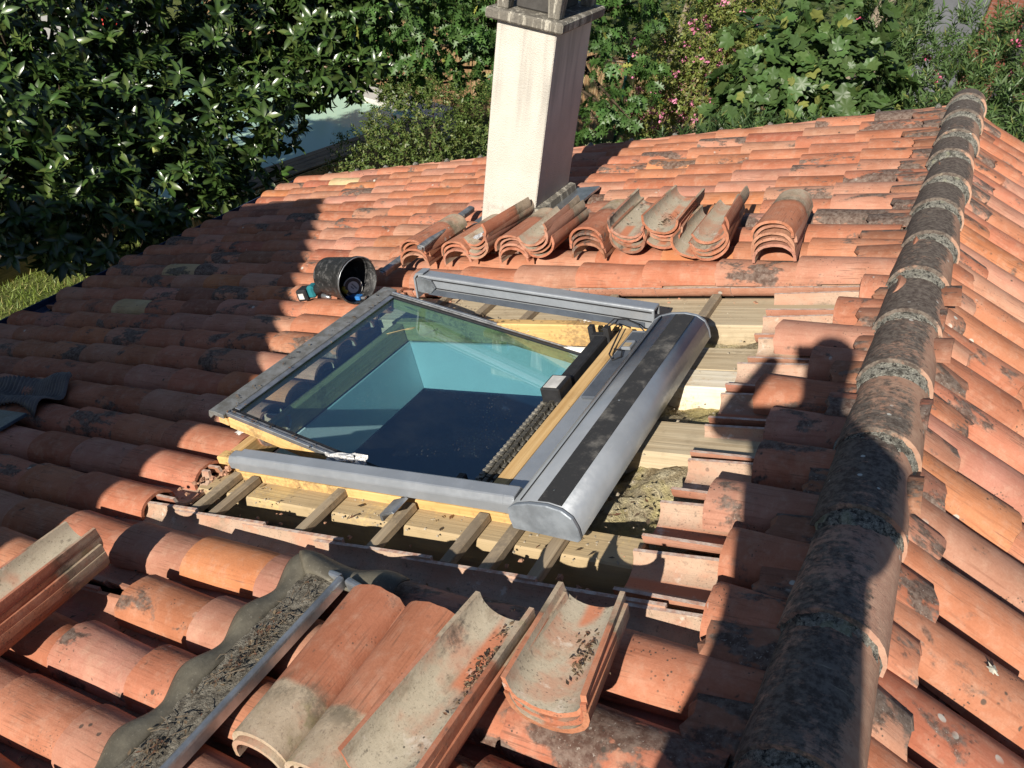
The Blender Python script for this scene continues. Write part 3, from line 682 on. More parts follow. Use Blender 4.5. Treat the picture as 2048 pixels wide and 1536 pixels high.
rubble('clay_rubble', [(-rnd.uniform(.5, 2.6), rnd.choice([-2.80, -4.66, -4.70, -4.55]) + rnd.uniform(-.04, .03), -.11) for _ in range(60)] + [(-rnd.uniform(2.35, 2.55), rnd.uniform(-4.75, -4.45), -.08) for _ in range(40)], house, ML, (.004, .013), M_PALECLAY, 5)
# ------------------------------------------------------------------ the skylight, half taken apart
def Lp(u_, v_, h_): return ML @ Vector((-u_, v_, h_))
sk = thing('skylight', Lp(1.75, -3.8, -.14), 'centre-pivot roof window tilted open, pine frame and grey shutter casing, tiles stripped round it', 'skylight')
def skp(name, mesh, mat, M=ML, parent=None): return put(name, mesh, mat, parent or sk, M)
VN, VF = -4.455, -3.155
skp('frame_side', rbox(1.04, 2.46, VN, VN + .055, -.150, -.040, .005), M_PINE_U)
skp('frame_side', rbox(1.04, 2.46, VF - .055, VF, -.150, -.040, .005), M_PINE_U)
skp('frame_bottom', rbox(2.385, 2.44, VN + .057, VF - .057, -.150, -.045, .005), M_PINE)
skp('frame_top', rbox(1.072, 1.128, VN + .03, VF - .125, -.11, -.012, .006), M_PINE)
skp('frame_ledge', rbox(1.131, 1.235, VN + .057, VF - .057, -.12, -.062, .003), M_BLACK)
skp('side_trim', rbox(1.02, 2.30, VN - .040, VN - .002, -.118, -.064, .003), M_PINE_U)
skp('side_trim', rbox(1.02, 2.20, VF + .002, VF + .045, -.135, -.078, .003), M_PINE_U)
M_COVER = simple('weathered_cover', (.23, .235, .235), .5, .25, .25, 22, .4, .2, (.13, .125, .11))
# tilted sash
MS = ML @ T((-1.87, 0, -.035)) @ RY(R(16.2))
sash = skp('sash', box(-.60, -.545, -4.372, -3.188, -.060, -.012, .004), M_PINE, MS)
skp('sash_side', box(-.543, .74, -4.372, -4.325, -.064, -.011, .004), M_PINE_U, MS, sash)
skp('sash_side', box(-.543, .74, -3.235, -3.188, -.064, -.011, .004), M_PINE_U, MS, sash)
skp('sash_top', box(.70, .74, -4.323, -3.237, -.06, -.011, .004), M_PINE, MS, sash)
skp('sash_cover', prism([(-.632, -.024), (-.626, .004), (-.59, .011), (-.545, .010), (-.545, -.010), (-.60, -.010), (-.622, -.034)], -4.39, -3.17, .002), M_COVER, MS, sash)
for vv in (-4.362, -3.198):
    s = 1 if vv < -4 else -1
    skp('edge_strip', box(-.548, .72, vv - .010, vv + .004, -.009, .012, .002), M_STEEL, MS, sash)
    skp('edge_strip', box(-.548, .72, vv + .007 * s, vv + .020 * s, -.009, .008, .002), M_RAIL, MS, sash)
    skp('gasket', box(-.548, .72, vv + .022 * s, vv + .036 * s, -.009, .004, .001), M_BLACK, MS, sash)
skp('gasket', box(-.548, -.520, -4.325, -3.235, .0, .006, .001), M_STEEL, MS, sash)
skp('glass', box(-.545, .70, -4.326, -3.234, -.010, -.002, 0), M_GLASS, MS, sash)
# plaster lining of the light shaft
for (a, b, c_, d_) in ((1.115, 1.127, -4.405, -3.205), (2.366, 2.378, -4.405, -3.205), (1.129, 2.364, -4.398, -4.386), (1.129, 2.364, -3.224, -3.212)):
    skp('shaft_wall', rbox(a, b, c_, d_, -.425, -.150, 0), M_WALLIN)
# the room below, its darkness put into the navy colour
bm = bmesh.new()
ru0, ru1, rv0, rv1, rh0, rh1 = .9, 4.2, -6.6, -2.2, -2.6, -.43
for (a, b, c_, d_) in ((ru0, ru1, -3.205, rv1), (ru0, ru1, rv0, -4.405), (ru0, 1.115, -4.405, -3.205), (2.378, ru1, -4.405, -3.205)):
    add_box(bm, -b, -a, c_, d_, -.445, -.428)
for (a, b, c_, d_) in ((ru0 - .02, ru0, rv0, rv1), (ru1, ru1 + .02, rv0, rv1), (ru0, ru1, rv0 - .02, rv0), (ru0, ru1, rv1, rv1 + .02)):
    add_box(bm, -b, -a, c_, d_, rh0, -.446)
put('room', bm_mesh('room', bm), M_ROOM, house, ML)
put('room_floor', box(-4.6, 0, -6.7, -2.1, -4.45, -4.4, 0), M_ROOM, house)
# roller shutter casing along the top edge
prof = [(.965, .000), (.962, .034), (.935, .052), (.885, .064), (.825, .066), (.778, .056), (.748, .032), (.736, -.004), (.734, -.042), (.745, -.052), (.960, -.038)]
cas = skp('shutter_casing', prism([(-u_, h_) for u_, h_ in prof], -4.560, -3.300, 0, 'casing', True), M_ALU)
for (y0, y1) in ((-4.578, -4.562), (-3.298, -3.282)):
    skp('end_cap', prism([(-(u_ - .83) * 1.015 - .83, (h_ - .01) * 1.03 + .01) for u_, h_ in prof], y0, y1, .003, 'cap'), simple('cap_grey', (.27, .30, .335), .4, .25), ML, cas)
skp('grip_strip', prism([(-.862, .0672), (-.825, .0682), (-.784, .0600), (-.784, .054), (-.825, .063), (-.862, .062)], -4.556, -3.304, 0, 'strip'), M_STRIP, ML, cas)
skp('seam', rbox(.9225, .9245, -4.555, -3.305, .045, .0592, 0), M_BLACK, ML, cas)
for (a, b) in ((.83, -4.50), (.835, -3.98)):
    skp('screw', tube_mesh([Lp(a, b, .05), Lp(a, b, .068 if a > .75 else .046)], .006, 8), M_STEEL, Matrix.Identity(4), cas)
skp('top_sheet', rbox(.968, 1.069, VN + .03, VF - .14, -.055, -.016, .003), M_ALU)
pl = skp('type_plate', rbox(.985, 1.052, -3.86, -3.335, -.015, -.003, .002), M_ALU_D)
skp('plate_box', rbox(.995, 1.035, -3.50, -3.435, -.002, .012, .003), M_ALU, ML, pl); skp('plate_label', rbox(1.0, 1.03, -3.49, -3.46, .0125, .0135, 0), simple('tan_label', (.50, .38, .22), .6), ML, pl)
# near guide rail, lying on the frame
nrp = [(-.530, -.028), (-.532, .012), (-.518, .034), (-.470, .038), (-.459, .026), (-.459, -.028)]
MN = ML @ T((0, -4.0, 0))
def xprism(prof_, x0, x1, name='rail'):
    bm = bmesh.new(); a = [bm.verts.new((x0, y, z)) for y, z in prof_]; b = [bm.verts.new((x1, y, z)) for y, z in prof_]; n = len(a)
    for i in range(n): bm.faces.new((a[i], a[(i + 1) % n], b[(i + 1) % n], b[i]))
    bm.faces.new(a); bm.faces.new(b[::-1]); bmesh.ops.recalc_face_normals(bm, faces=bm.faces)
    bmesh.ops.bevel(bm, geom=bm.edges[:], offset=.003, segments=1, affect='EDGES'); return bm_mesh(name, bm)
nr = skp('guide_rail', xprism(nrp, -2.23, -.972), M_ALU, MN)
skp('rail_tip', xprism([(y + (.006 if y < -.5 else -.004), z * .82 - .004) for y, z in nrp], -2.285, -2.232), M_ALU, MN, nr)
skp('rail_joint', xprism([(y * 1.0 - .002, z * 1.03 + .001) for y, z in nrp], -1.012, -.972), M_ALU, MN @ T((0, -.0005, .0005)), nr)
# far guide rail, sprung up at its lower end
MF = ML @ T((-.966, -3.205, .018)) @ RZ(R(-.6)) @ RY(R(8.3))
fr = skp('guide_rail', xprism([(-.034, -.062), (-.034, .030), (-.028, .034), (.030, .034), (.036, .028), (.036, -.02), (.028, -.02), (.026, .02), (-.024, .02), (-.026, -.062)], -1.235, -.02), M_ALU, MF)
skp('groove', box(-1.20, -.03, -.0370, -.0345, .014, .020, 0), M_BLACK, MF, fr); skp('groove', box(-1.20, -.03, -.0372, -.0345, -.028, -.023, 0), M_BLACK, MF, fr)
skp('lower_web', box(-1.18, -.06, -.040, -.0375, -.062, -.032, 0), M_ALU_D, MF, fr)
skp('rail_hook', prism([(-1.262, -.095), (-1.252, -.095), (-1.252, .012), (-1.238, .030), (-1.20, .040), (-1.20, .046), (-1.245, .040), (-1.262, .016)], -.036, .030, .001), M_ALU, MF, fr)
skp('rail_end', prism([(-1.236, -.05), (-1.236, .02), (-1.22, .03), (-1.15, .02), (-1.13, -.02), (-1.16, -.05)], -.048, -.0385, .001), M_STEEL, MF, fr)
# chain drive: motor, cable, links
mot = skp('chain_motor', rbox(1.150, 1.206, -3.745, -3.38, -.055, .000, .006), M_BLACK)
skp('motor_head', rbox(1.142, 1.225, -3.86, -3.748, -.055, .018, .005), M_BLACK, ML, mot); skp('motor_label', rbox(1.156, 1.214, -3.85, -3.760, .0185, .0195, 0), M_WHITE, ML, mot)
skp('bracket', prism([(-1.225, -.055), (-1.140, -.055), (-1.140, .03), (-1.165, .035), (-1.165, .0), (-1.225, .0)], -3.378, -3.345, .002), M_BLACK, ML, mot)
skp('bracket', rbox(1.22, 1.245, -3.36, -3.33, -.055, .03, .003), M_BLACK, ML, mot)
cb = [Lp(1.165, -3.37, .02), Lp(1.13, -3.33, .035), Lp(1.09, -3.34, .025), Lp(1.075, -3.45, .02), Lp(1.06, -3.56, .012), Lp(1.03, -3.60, .008), Lp(1.005, -3.57, .008), Lp(1.015, -3.53, .014), Lp(1.05, -3.53, .02)]
skp('cable', tube_mesh(cb, .0035, 6), M_BLACK, Matrix.Identity(4), mot)
skp('cable', tube_mesh([Lp(1.175, -3.37, .02), Lp(1.14, -3.30, .04), Lp(1.10, -3.28, .03), Lp(1.04, -3.29, .01), Lp(1.0, -3.33, .0)], .003, 6), M_BLACK, Matrix.Identity(4), mot)
bm = bmesh.new()
for (x0, x1, y0, y1, z0, z1) in ((-.032, .030, -.0155, .0155, 0, .004), (-.028, -.020, -.012, .012, .0045, .014), (-.008, .004, -.015, .015, .0045, .022), (.010, .018, -.012, .012, .0045, .017), (.022, .032, -.005, .014, .0045, .012)):
    add_box(bm, x0, x1, y0, y1, z0, z1)
LINK = bm_mesh('chain_link', bm); LINK.materials.append(simple('chain_plastic', (.17, .155, .125), .6, 0, .5, 60))
for i in range(17):
    o = skp('chain_link', LINK, None, ML @ T((-1.178 + rnd.uniform(-.002, .002), VN + .075 + i * .0345, -.060)) @ RX(rnd.uniform(-.06, .06)) @ Matrix.Diagonal((1.35, 1.0, 1.3, 1)))
bm = bmesh.new()
for i in range(46): add_box(bm, -1.238, -1.224, VN + .062 + i * .0125, VN + .070 + i * .0125, -.0605, -.052 + .003 * (i % 2))
add_box(bm, -1.236, -1.224, VN + .06, VN + .64, -.0612, -.0555)
skp('toothed_strip', bm_mesh('teeth', bm), simple('strip_grey', (.26, .24, .20), .6))
skp('end_block', rbox(1.255, 1.285, VN + .045, VN + .085, -.062, -.02, .003), M_BLACK)
def crumple(seed, sx, sy, sz):
    g = np.random.default_rng(seed); return grid(7, 5, lambda a, b: ((a - .5) * sx, (b - .5) * sy, g.uniform(-1, 1) * sz))
for i, (u_, v_, h_, ang, sx) in enumerate(((1.80, -4.405, -.018, .1, .14), (1.72, -4.40, -.02, 0, .10), (1.63, -3.195, -.09, .2, .05), (1.52, -3.19, -.09, 0, .07), (1.335, -3.17, -.07, 0, .08))):
    V, F = crumple(i, sx, .035, .011); skp('foil_scrap', mesh_of('foil', V, F), M_FOIL, ML @ T((-u_, v_, h_ + .022)) @ RX(.5 if v_ < -4 else .2) @ RZ(ang))
skp('bracket_plate', prism([(-1.46, -.067), (-1.46, -.04), (-1.40, -.02), (-1.39, -.024), (-1.45, -.046), (-1.45, -.067)], -4.62, -4.535, .001), M_STEEL)
litter('frame_dust', [(-rnd.uniform(1.3, 2.4), rnd.choice([-4.43, -3.18]) + rnd.uniform(-.02, .02), -.035) for _ in range(150)], sk, ML, (.003, .010), seed=5)
litter('sash_dust', [(rnd.uniform(-.6, -.5), rnd.uniform(-4.37, -3.2), .013) for _ in range(40)] + [(rnd.uniform(-.55, .2), rnd.choice([-4.365, -3.19]) + rnd.uniform(-.012, .012), .012) for _ in range(70)], sk, MS, (.003, .010), seed=6)
for i, (x, y) in enumerate(((-.30, -3.46),)):
    q = [MS @ Vector((x + .03 * k * math.cos(i + k * .5), y + .025 * k * math.sin(2 * i + k), .001)) for k in range(5)]
    skp('straw', tube_mesh(q, .0012, 4), simple('straw', (.55, .42, .2), .8), Matrix.Identity(4), sash)

# ------------------------------------------------------------------ loose tiles
NUM = ['topmost', 'second from the top', 'third from the top', 'fourth from the top', 'fifth from the top', 'sixth from the top']
def loose(u_, v_, h_, flip, yaw, label, group, mesh=None, col=None, dirt=None, pitch=0.0, sx=1.0, roll=0.0, rev=False):
    Mx = ML @ T((-u_, v_, h_)) @ RZ(math.pi / 2 + yaw) @ RY(pitch) @ RX(roll) @ Matrix.Diagonal((sx, 1, 1, 1))
    if rev: Mx = Mx @ T((TL, 0, 0)) @ RZ(math.pi)
    if flip: Mx = Mx @ T((0, 0, .088)) @ RX(math.pi)
    if False and rev: Mx = Mx @ T((TL, 0, 0)) @ RZ(math.pi)
    o = put('loose_tile', mesh or rnd.choice(LOOSE), None, None, Mx, label, 'roof tile', group)
    o.color = (*(col or tint(rnd.choice(['terra', 'pink', 'terra']))), rnd.uniform(.05, .35) if dirt is None else dirt); return o
STACKS = [  # u, v of the near end, h, tiles, hollow side up?, yaw, words
    (2.735, -2.545, .000, 4, 0, .02, 'arched stack under the short grey bar'),
    (2.455, -2.535, .000, 3, 0, -.04, 'arched stack against the chimney foot'),
    (2.265, -2.530, .035, 4, 1, -.10, 'hollow stack holding the silver foil scrap'),
    (2.065, -2.535, .000, 4, 0, -.03, 'arched stack before the chimney corner'),
    (1.865, -2.550, .030, 4, 1, .00, 'straw-filled hollow stack by the chimney'),
    (1.625, -2.500, .000, 4, 0, .02, 'dark mossy arched stack'),
    (1.415, -2.500, .020, 4, 1, .06, 'hollow stack beside the mossy arched one'),
    (1.235, -2.440, .020, 4, 1, .03, 'hollow stack with the leafy clump'),
    (1.070, -2.530, .000, 1, 1, .02, ''),
    (0.905, -2.570, .010, 4, 1, .05, 'hollow stack beside the tall arched one'),
    (0.635, -2.600, .000, 5, 0, .02, 'tall arched stack nearest the ridge')]
ROLL = (.05, -.05, -.45, 0, -.35, .05, .32, .18, .30, -.42, 0)
for si, (u_, v_, h_, n, fl, yaw, wd) in enumerate(STACKS):
    for i in range(n):
        lab = 'single hollow clay tile lying between two hollow stacks near the ridge' if n == 1 else \
              'clay tile %s of the %s' % ('lowest' if i == 0 else NUM[n - 1 - i], wd)
        mossy = 'mossy' in wd
        loose(u_ + rnd.uniform(-.006, .006), v_ + rnd.uniform(-.02, .02), h_ + i * (.027 if not fl else .026) + rnd.uniform(-.002, .002), fl, yaw + rnd.uniform(-.05, .05), lab, 'loose tiles stacked in a row on the roof',
              dirt=rnd.uniform(.45, .7) if mossy else None, col=tint('brown') if mossy and i < 2 else None, roll=ROLL[si] + rnd.uniform(-.03, .03))
FG = [(1.075, -5.54, .030, 2, 0, .00, 'half-pale arched pair beside the fallen flashing'),
      (0.895, -5.52, .020, 2, 0, .00, 'arched pair left of the long hollow stack'),
      (0.715, -5.50, .040, 3, 1, -.05, 'long hollow stack at the bottom edge'),
      (0.487, -5.235, .030, 3, 1, .03, 'short hollow stack in front'),
      (2.235, -5.60, .010, 4, 1, .02, 'hollow stack at the left edge')]
for gi, (u_, v_, h_, n, fl, yaw, wd) in enumerate(FG):
    for i in range(n):
        loose(u_ + rnd.uniform(-.004, .004), v_ + rnd.uniform(-.012, .012), h_ + i * (.020 if gi < 4 else .029), fl, yaw + rnd.uniform(-.03, .03) * (1 if gi < 4 else .3), 'clay tile %s of the %s' % (('lowest' if i == 0 else 'upper') if n == 2 else ('lowest' if i == 0 else NUM[n - 1 - i]), wd),
              'loose tiles in the foreground', dirt=rnd.uniform(.12, .35), col=tint('terra'), sx=.62 if gi == 3 else 1.0, rev=gi < 2)
o = put('loose_tile', TILES[2], None, None, ML @ T((-2.93, -5.175, -.035)) @ RY(.03), 'smooth orange clay tile raised out of its row at the left edge', 'roof tile', 'loose tiles in the foreground'); o.color = (*tint('terra'), .05)
# dirt clumps lying in the hollow tiles
def clump(u_, v_, h_, su, sv, n, name, label, seed):
    pts = [(-u_ + rng.normal(0, su), v_ + rng.normal(0, sv), h_ + abs(rng.normal(0, .006))) for _ in range(n)]
    o = litter(name, pts, None, ML, (.003, .009), seed=seed); o['label'] = label; o['category'] = 'debris'; return o
clump(.46, -5.06, .088, .018, .035, 160, 'dirt_clump', 'dark dirt and twig clump inside the short hollow tile', 31)
clump(.665, -5.16, .098, .012, .06, 200, 'dirt_clump', 'strip of crumbly moss inside the long hollow tile', 32)
clump(1.235, -2.33, .12, .018, .05, 90, 'dirt_clump', 'dry leaf clump in a hollow tile of the far row', 33)
clump(1.865, -2.36, .13, .018, .07, 110, 'dirt_clump', 'straw clump in the hollow stack right of the chimney', 34)
V, F = crumple(77, .20, .05, .012)
put('foil_scrap', mesh_of('foil', V, F), M_FOIL, None, ML @ T((-2.275, -2.43, .150)) @ RZ(1.5) @ RX(.2), 'shiny silver foil scrap lying in a hollow tile before the chimney', 'foil')

# ------------------------------------------------------------------ bucket and what is in it
MB = ML @ T((-2.79, -3.02, .118)) @ RZ(R(-13)) @ RY(R(2))
def lathe(prof_, seg=36, axis='x'):
    V, F = [], []
    for (x, r) in prof_:
        for k in range(seg): a = 2 * math.pi * k / seg; V.append((x, r * math.cos(a), r * math.sin(a)))
    for i in range(len(prof_) - 1):
        for k in range(seg): F.append((i * seg + k, i * seg + (k + 1) % seg, (i + 1) * seg + (k + 1) % seg, (i + 1) * seg + k))
    F.append(tuple(range(seg))[::-1]); F.append(tuple((len(prof_) - 1) * seg + k for k in range(seg))); return V, F
def bucket_mat():
    N = NT('black_bucket'); p = N.co('Object'); a = N.noise(p, 30, 6, 0.8); b = N.noise(p, 110, 3, .7); s = N.noise(N.scale(p, (30, 160, 160)), 1.0, 3, .7, 1.0)
    c = N.mix(N.ramp(a, .5, .72), (.022, .022, .023), (.16, .155, .15)); c = N.mix(N.ramp(s, .66, .72, 0, .7), c, (.40, .38, .35))
    N.bsdf(c, N.ramp(a, .4, .6, .38, .65), 0, N.bump(b, .15, .003), .45); return N.m
M_BUCK = bucket_mat()
buck = thing('bucket', MB @ Vector((-.1, 0, -.12)), 'scuffed black builder\'s bucket lying on its side, mouth to the right', 'bucket')
V, F = lathe([(-.27, .0), (-.27, .098), (-.262, .103), (.0, .128), (.004, .134), (.012, .134), (.014, .130), (.010, .125), (-.05, .120), (-.255, .097), (-.258, .0)]); put('shell', mesh_of('bucket', V, F, True), M_BUCK, buck, MB)
hp = [MB @ Vector((.012 + .02 * math.sin(a), .132 * math.cos(a), .132 * math.sin(a))) for a in [math.pi * .5 + i * math.pi / 14 * 1.2 for i in range(-4, 12)]]
put('handle', tube_mesh(hp, .003, 6), M_STEEL, buck)
roll = thing('tape_roll', MB @ Vector((-.05, .02, -.115)), 'dark roll with a round white printed label inside the bucket', 'tape roll')
MRo = MB @ T((-.075, .015, -.058)) @ RZ(R(-14)) @ RY(R(-8))
V, F = lathe([(-.09, .052), (-.01, .054)], 28); put('core', mesh_of('roll', V, F), simple('roll_dark', (.02, .025, .04), .5), roll, MRo)
for i, (x, r0, c) in enumerate(((0, .056, (.62, .60, .56)), (.0015, .051, (.08, .06, .055)), (.003, .033, (.68, .63, .62)))):
    V, F = lathe([(-.012 + x, r0), (-.001 + x, r0)], 28); put('label_disc', mesh_of('disc', V, F), simple('disc%d' % i, c, .5, 0, .05), roll, MRo)
bm = bmesh.new()
for (z, y0, n) in ((.008, -.020, 9), (-.006, -.014, 5)):
    for i in range(n): add_box(bm, .0022, .0030, y0 + i * .0046, y0 + i * .0046 + .0030, z - .004 * (i % 2) * .3 - .003, z + .003)
put('print', bm_mesh('print', bm), simple('print_ink', (.05, .04, .04), .6), roll, MRo @ RX(R(-62)))
tool = thing('blue_clamp', MB @ Vector((-.02, .02, -.115)), 'small bright blue plastic tool at the bucket mouth', 'tool')
put('grip', box(-.10, .0, -.018, .022, -.012, .012, .004), simple('blue_plastic', (.04, .20, .55), .4), tool, MB @ T((-.005, .0, -.105)) @ RZ(.3)); put('jaw', box(.003, .03, -.012, .014, -.008, .006, .003), M_STEEL, tool, MB @ T((-.005, .0, -.105)) @ RZ(.3))
put('yellow_rope', tube_mesh([MB @ Vector((-.22 + .02 * i, -.055 + .012 * math.sin(i * 2.1), -.045 + .01 * math.cos(i * 1.7))) for i in range(10)], .012, 8), simple('yellow_cord', (.45, .36, .03), .7), None, None, 'dusty yellow cord bunched deep in the bucket', 'rope')
# teal cordless tool behind the bucket
MD = ML @ T((-3.20, -3.00, .0)) @ RZ(R(12))
dr = thing('cordless_tool', MD @ Vector((0, 0, 0)), 'teal and black cordless power tool lying behind the bucket', 'power tool')
M_TEAL = simple('teal_plastic', (.02, .17, .20), .45, 0, .1)
put('battery', box(-.07, .0, -.04, .045, .0, .07, .008), M_BLACK, dr, MD); put('battery_label', box(-.055, -.02, -.0415, -.0403, .015, .05, 0), M_WHITE, dr, MD)
put('body', box(.002, .05, -.035, .04, .01, .085, .012), M_TEAL, dr, MD); put('grip', tube_mesh([MD @ Vector((.05, 0, .05)), MD @ Vector((.10, .0, .06)), MD @ Vector((.17, .01, .05))], [.03, .024, .022], 10), M_BLACK, dr)
put('chuck', tube_mesh([MD @ Vector((.10, -.03, .02)), MD @ Vector((.16, -.05, .012))], [.016, .008], 10), M_STEEL, dr)
# grey metal bars by the chimney
def bar(p, q, label, wd=.05, ht=.032, mat=None):
    a, b = Lp(*p), Lp(*q); d = (b - a); Ln = d.length
    rot = d.to_track_quat('X', 'Z').to_matrix().to_4x4()
    pr = [(-wd / 2, -ht), (-wd / 2, 0), (-wd / 2 + .008, .006), (wd / 2 - .012, .006), (wd / 2, -.004), (wd / 2, -ht * .6), (wd / 2 - .006, -ht * .6), (wd / 2 - .006, -.006), (-wd / 2 + .006, -.006), (-wd / 2 + .006, -ht)]
    t_ = thing('metal_bar', a, label, 'metal bar', 'grey metal profiles by the chimney')
    put('profile', xprism(pr, 0, Ln), mat or M_RAIL, t_, T(a) @ rot); put('end_plug', box(-.012, -.001, -wd * .3, wd * .3, -ht * .6, .0, .003), M_STEEL, t_, T(a) @ rot)
bar((2.86, -2.72, .045), (2.90, -1.62, .05), 'long grey metal profile left of the chimney, lying on the tiles')
bar((2.645, -2.58, .135), (2.70, -2.03, .135), 'short grey metal profile leaning across the arched stack before the chimney', .05, .03)
# ------------------------------------------------------------------ fallen window flashing in the foreground
fl_ = thing('window_flashing', Lp(1.36, -5.3, 0), 'fallen window flashing with wavy grey lead apron and debris-filled trough', 'flashing')
def crest(v_): return -.022 + .026 * math.cos(2 * math.pi * (v_ / P))
def apron(a, b):
    # runs along the rows first, then turns the corner towards the ridge
    s = a * 1.18
    if s < .86: v_ = -5.80 + s * 1.04; u_ = 1.530 - .10 * b; h_ = crest(v_) * (.85 - .75 * b) + .026 + .022 * math.sin(b * 3.0)
    else:
        t_ = (s - .86) / .32; v_ = -4.906 - .005 * math.sin(t_ * 6) - b * .085 + .03 * b * 0; u_ = 1.530 - .10 * b * (1 - t_) - t_ * .42; h_ = crest(-4.92) * (.85 - .75 * b) + .034 + .022 * math.sin(b * 3.0) - .030 * t_ + .016 * math.sin(t_ * 9)
    return Lp(u_, v_, h_)
V, F = grid(90, 8, apron); me = mesh_of('apron', V, F, True); o = put('lead_apron', me, M_LEAD, fl_)
sm = o.modifiers.new('thick', 'SOLIDIFY'); sm.thickness = .004
V, F = grid(40, 6, lambda a, b: Lp(1.435 - .135 * b, -5.80 + .82 * a, .030 + rng.uniform(-.004, .006)))
put('trough', mesh_of('trough', V, F, True), M_DEBRIS, fl_)
rp = [(-.004, -.03), (-.006, .004), (-.002, .010), (.012, .011), (.017, .006), (.017, -.03)]
put('trough_rail', xprism(rp, 0, .84), M_STEEL, fl_, ML @ T((-1.285, -5.82, .042)) @ RZ(math.pi / 2))
put('trough_rail', xprism(rp, 0, .14), M_STEEL, fl_, ML @ T((-1.440, -4.965, .038)) @ RZ(-.12))
put('trough_rail', xprism(rp, 0, .10), M_STEEL, fl_, ML @ T((-1.272, -4.985, .036)) @ RZ(-.25))
litter('trough_debris', [(-rnd.uniform(1.31, 1.43), rnd.uniform(-5.78, -4.99), .032 + abs(rnd.gauss(0, .006))) for _ in range(60)] + [(-1.365 + rnd.gauss(0, .017), rnd.choice([-5.60, -5.34, -5.27, -5.21]) + rnd.gauss(0, .035), .034 + abs(rnd.gauss(0, .008))) for _ in range(230)], fl_, ML, (.002, .010), seed=9)
tw = []
for i in range(46):
    x, y = -rnd.uniform(1.31, 1.42), rnd.uniform(-5.75, -5.02); a = rnd.uniform(0, 6.28); l_ = rnd.uniform(.015, .06)
    tw.append(tube([ML @ Vector((x + l_ * k * math.cos(a + k * .3), y + l_ * k * math.sin(a + k * .3), .040 + .012 * rnd.random())) for k in (0, .5, 1)], .0011, 4))
V, F = join(tw); put('trough_twigs', mesh_of('twigs', V, F), simple('twig', (.17, .13, .09), .9), fl_, None, kind='stuff')
# pleated lead apron of another flashing at the left edge
def pleat(a, b):
    u_ = 3.93 + .75 * a; v_ = -4.38 + .30 * b + .05 * math.sin(a * 5)
    base = -.028 + .034 * math.cos(2 * math.pi * v_ / P)
    fold = .006 * math.cos(a * 150 + 4 * b) + .03 * math.exp(-((a - .02) / .06) ** 2) * b
    return Lp(u_ + .05 * b * (1 - a), v_, base + .020 + fold + .03 * math.sin(a * 9) * b)
V, F = grid(200, 14, pleat); pf = thing('pleated_flashing', Lp(4.2, -4.3, 0), 'dark pleated lead flashing strip in the shade at the left edge', 'flashing')
o = put('apron', mesh_of('pleats', V, F, True), simple('lead_dark', (.16, .14, .13), .5, .2), pf); o.modifiers.new('thick', 'SOLIDIFY').thickness = .003
put('base_tray', rbox(3.94, 4.9, -4.55, -4.395, -.005, .012, .003), simple('tray', (.10, .14, .18), .4, .3), pf, ML)
# bird droppings, foam dabs and leaf scraps: small flat splashes with a body of their own
def splash(u_, v_, h_, r, label, mat, side=-1, seed=0):
    g = random.Random(seed); pts_ = [(0, 0, .004)]; n = 18
    for k in range(n):
        a = 2 * math.pi * k / n; q = r * g.uniform(.45, 1.25); pts_.append((q * math.cos(a), q * math.sin(a), 0))
    F = [(0, 1 + k, 1 + (k + 1) % n) for k in range(n)]
    B = ML if side < 0 else MR
    put('splash', mesh_of('splash', pts_, F), mat, None, B @ T((-u_ if side < 0 else u_, v_, h_)), label, 'splash')
M_DROP = simple('dropping', (.62, .58, .47), .9, 0, .4, 60)
splash(.40, -4.545, .006, .017, 'pale bird dropping on an orange tile right of the ridge', M_DROP, 1, 3)
splash(2.40, -4.335, .012, .030, 'white foam dab on the tile at the window corner', simple('foam', (.75, .75, .73), .8), -1, 5)

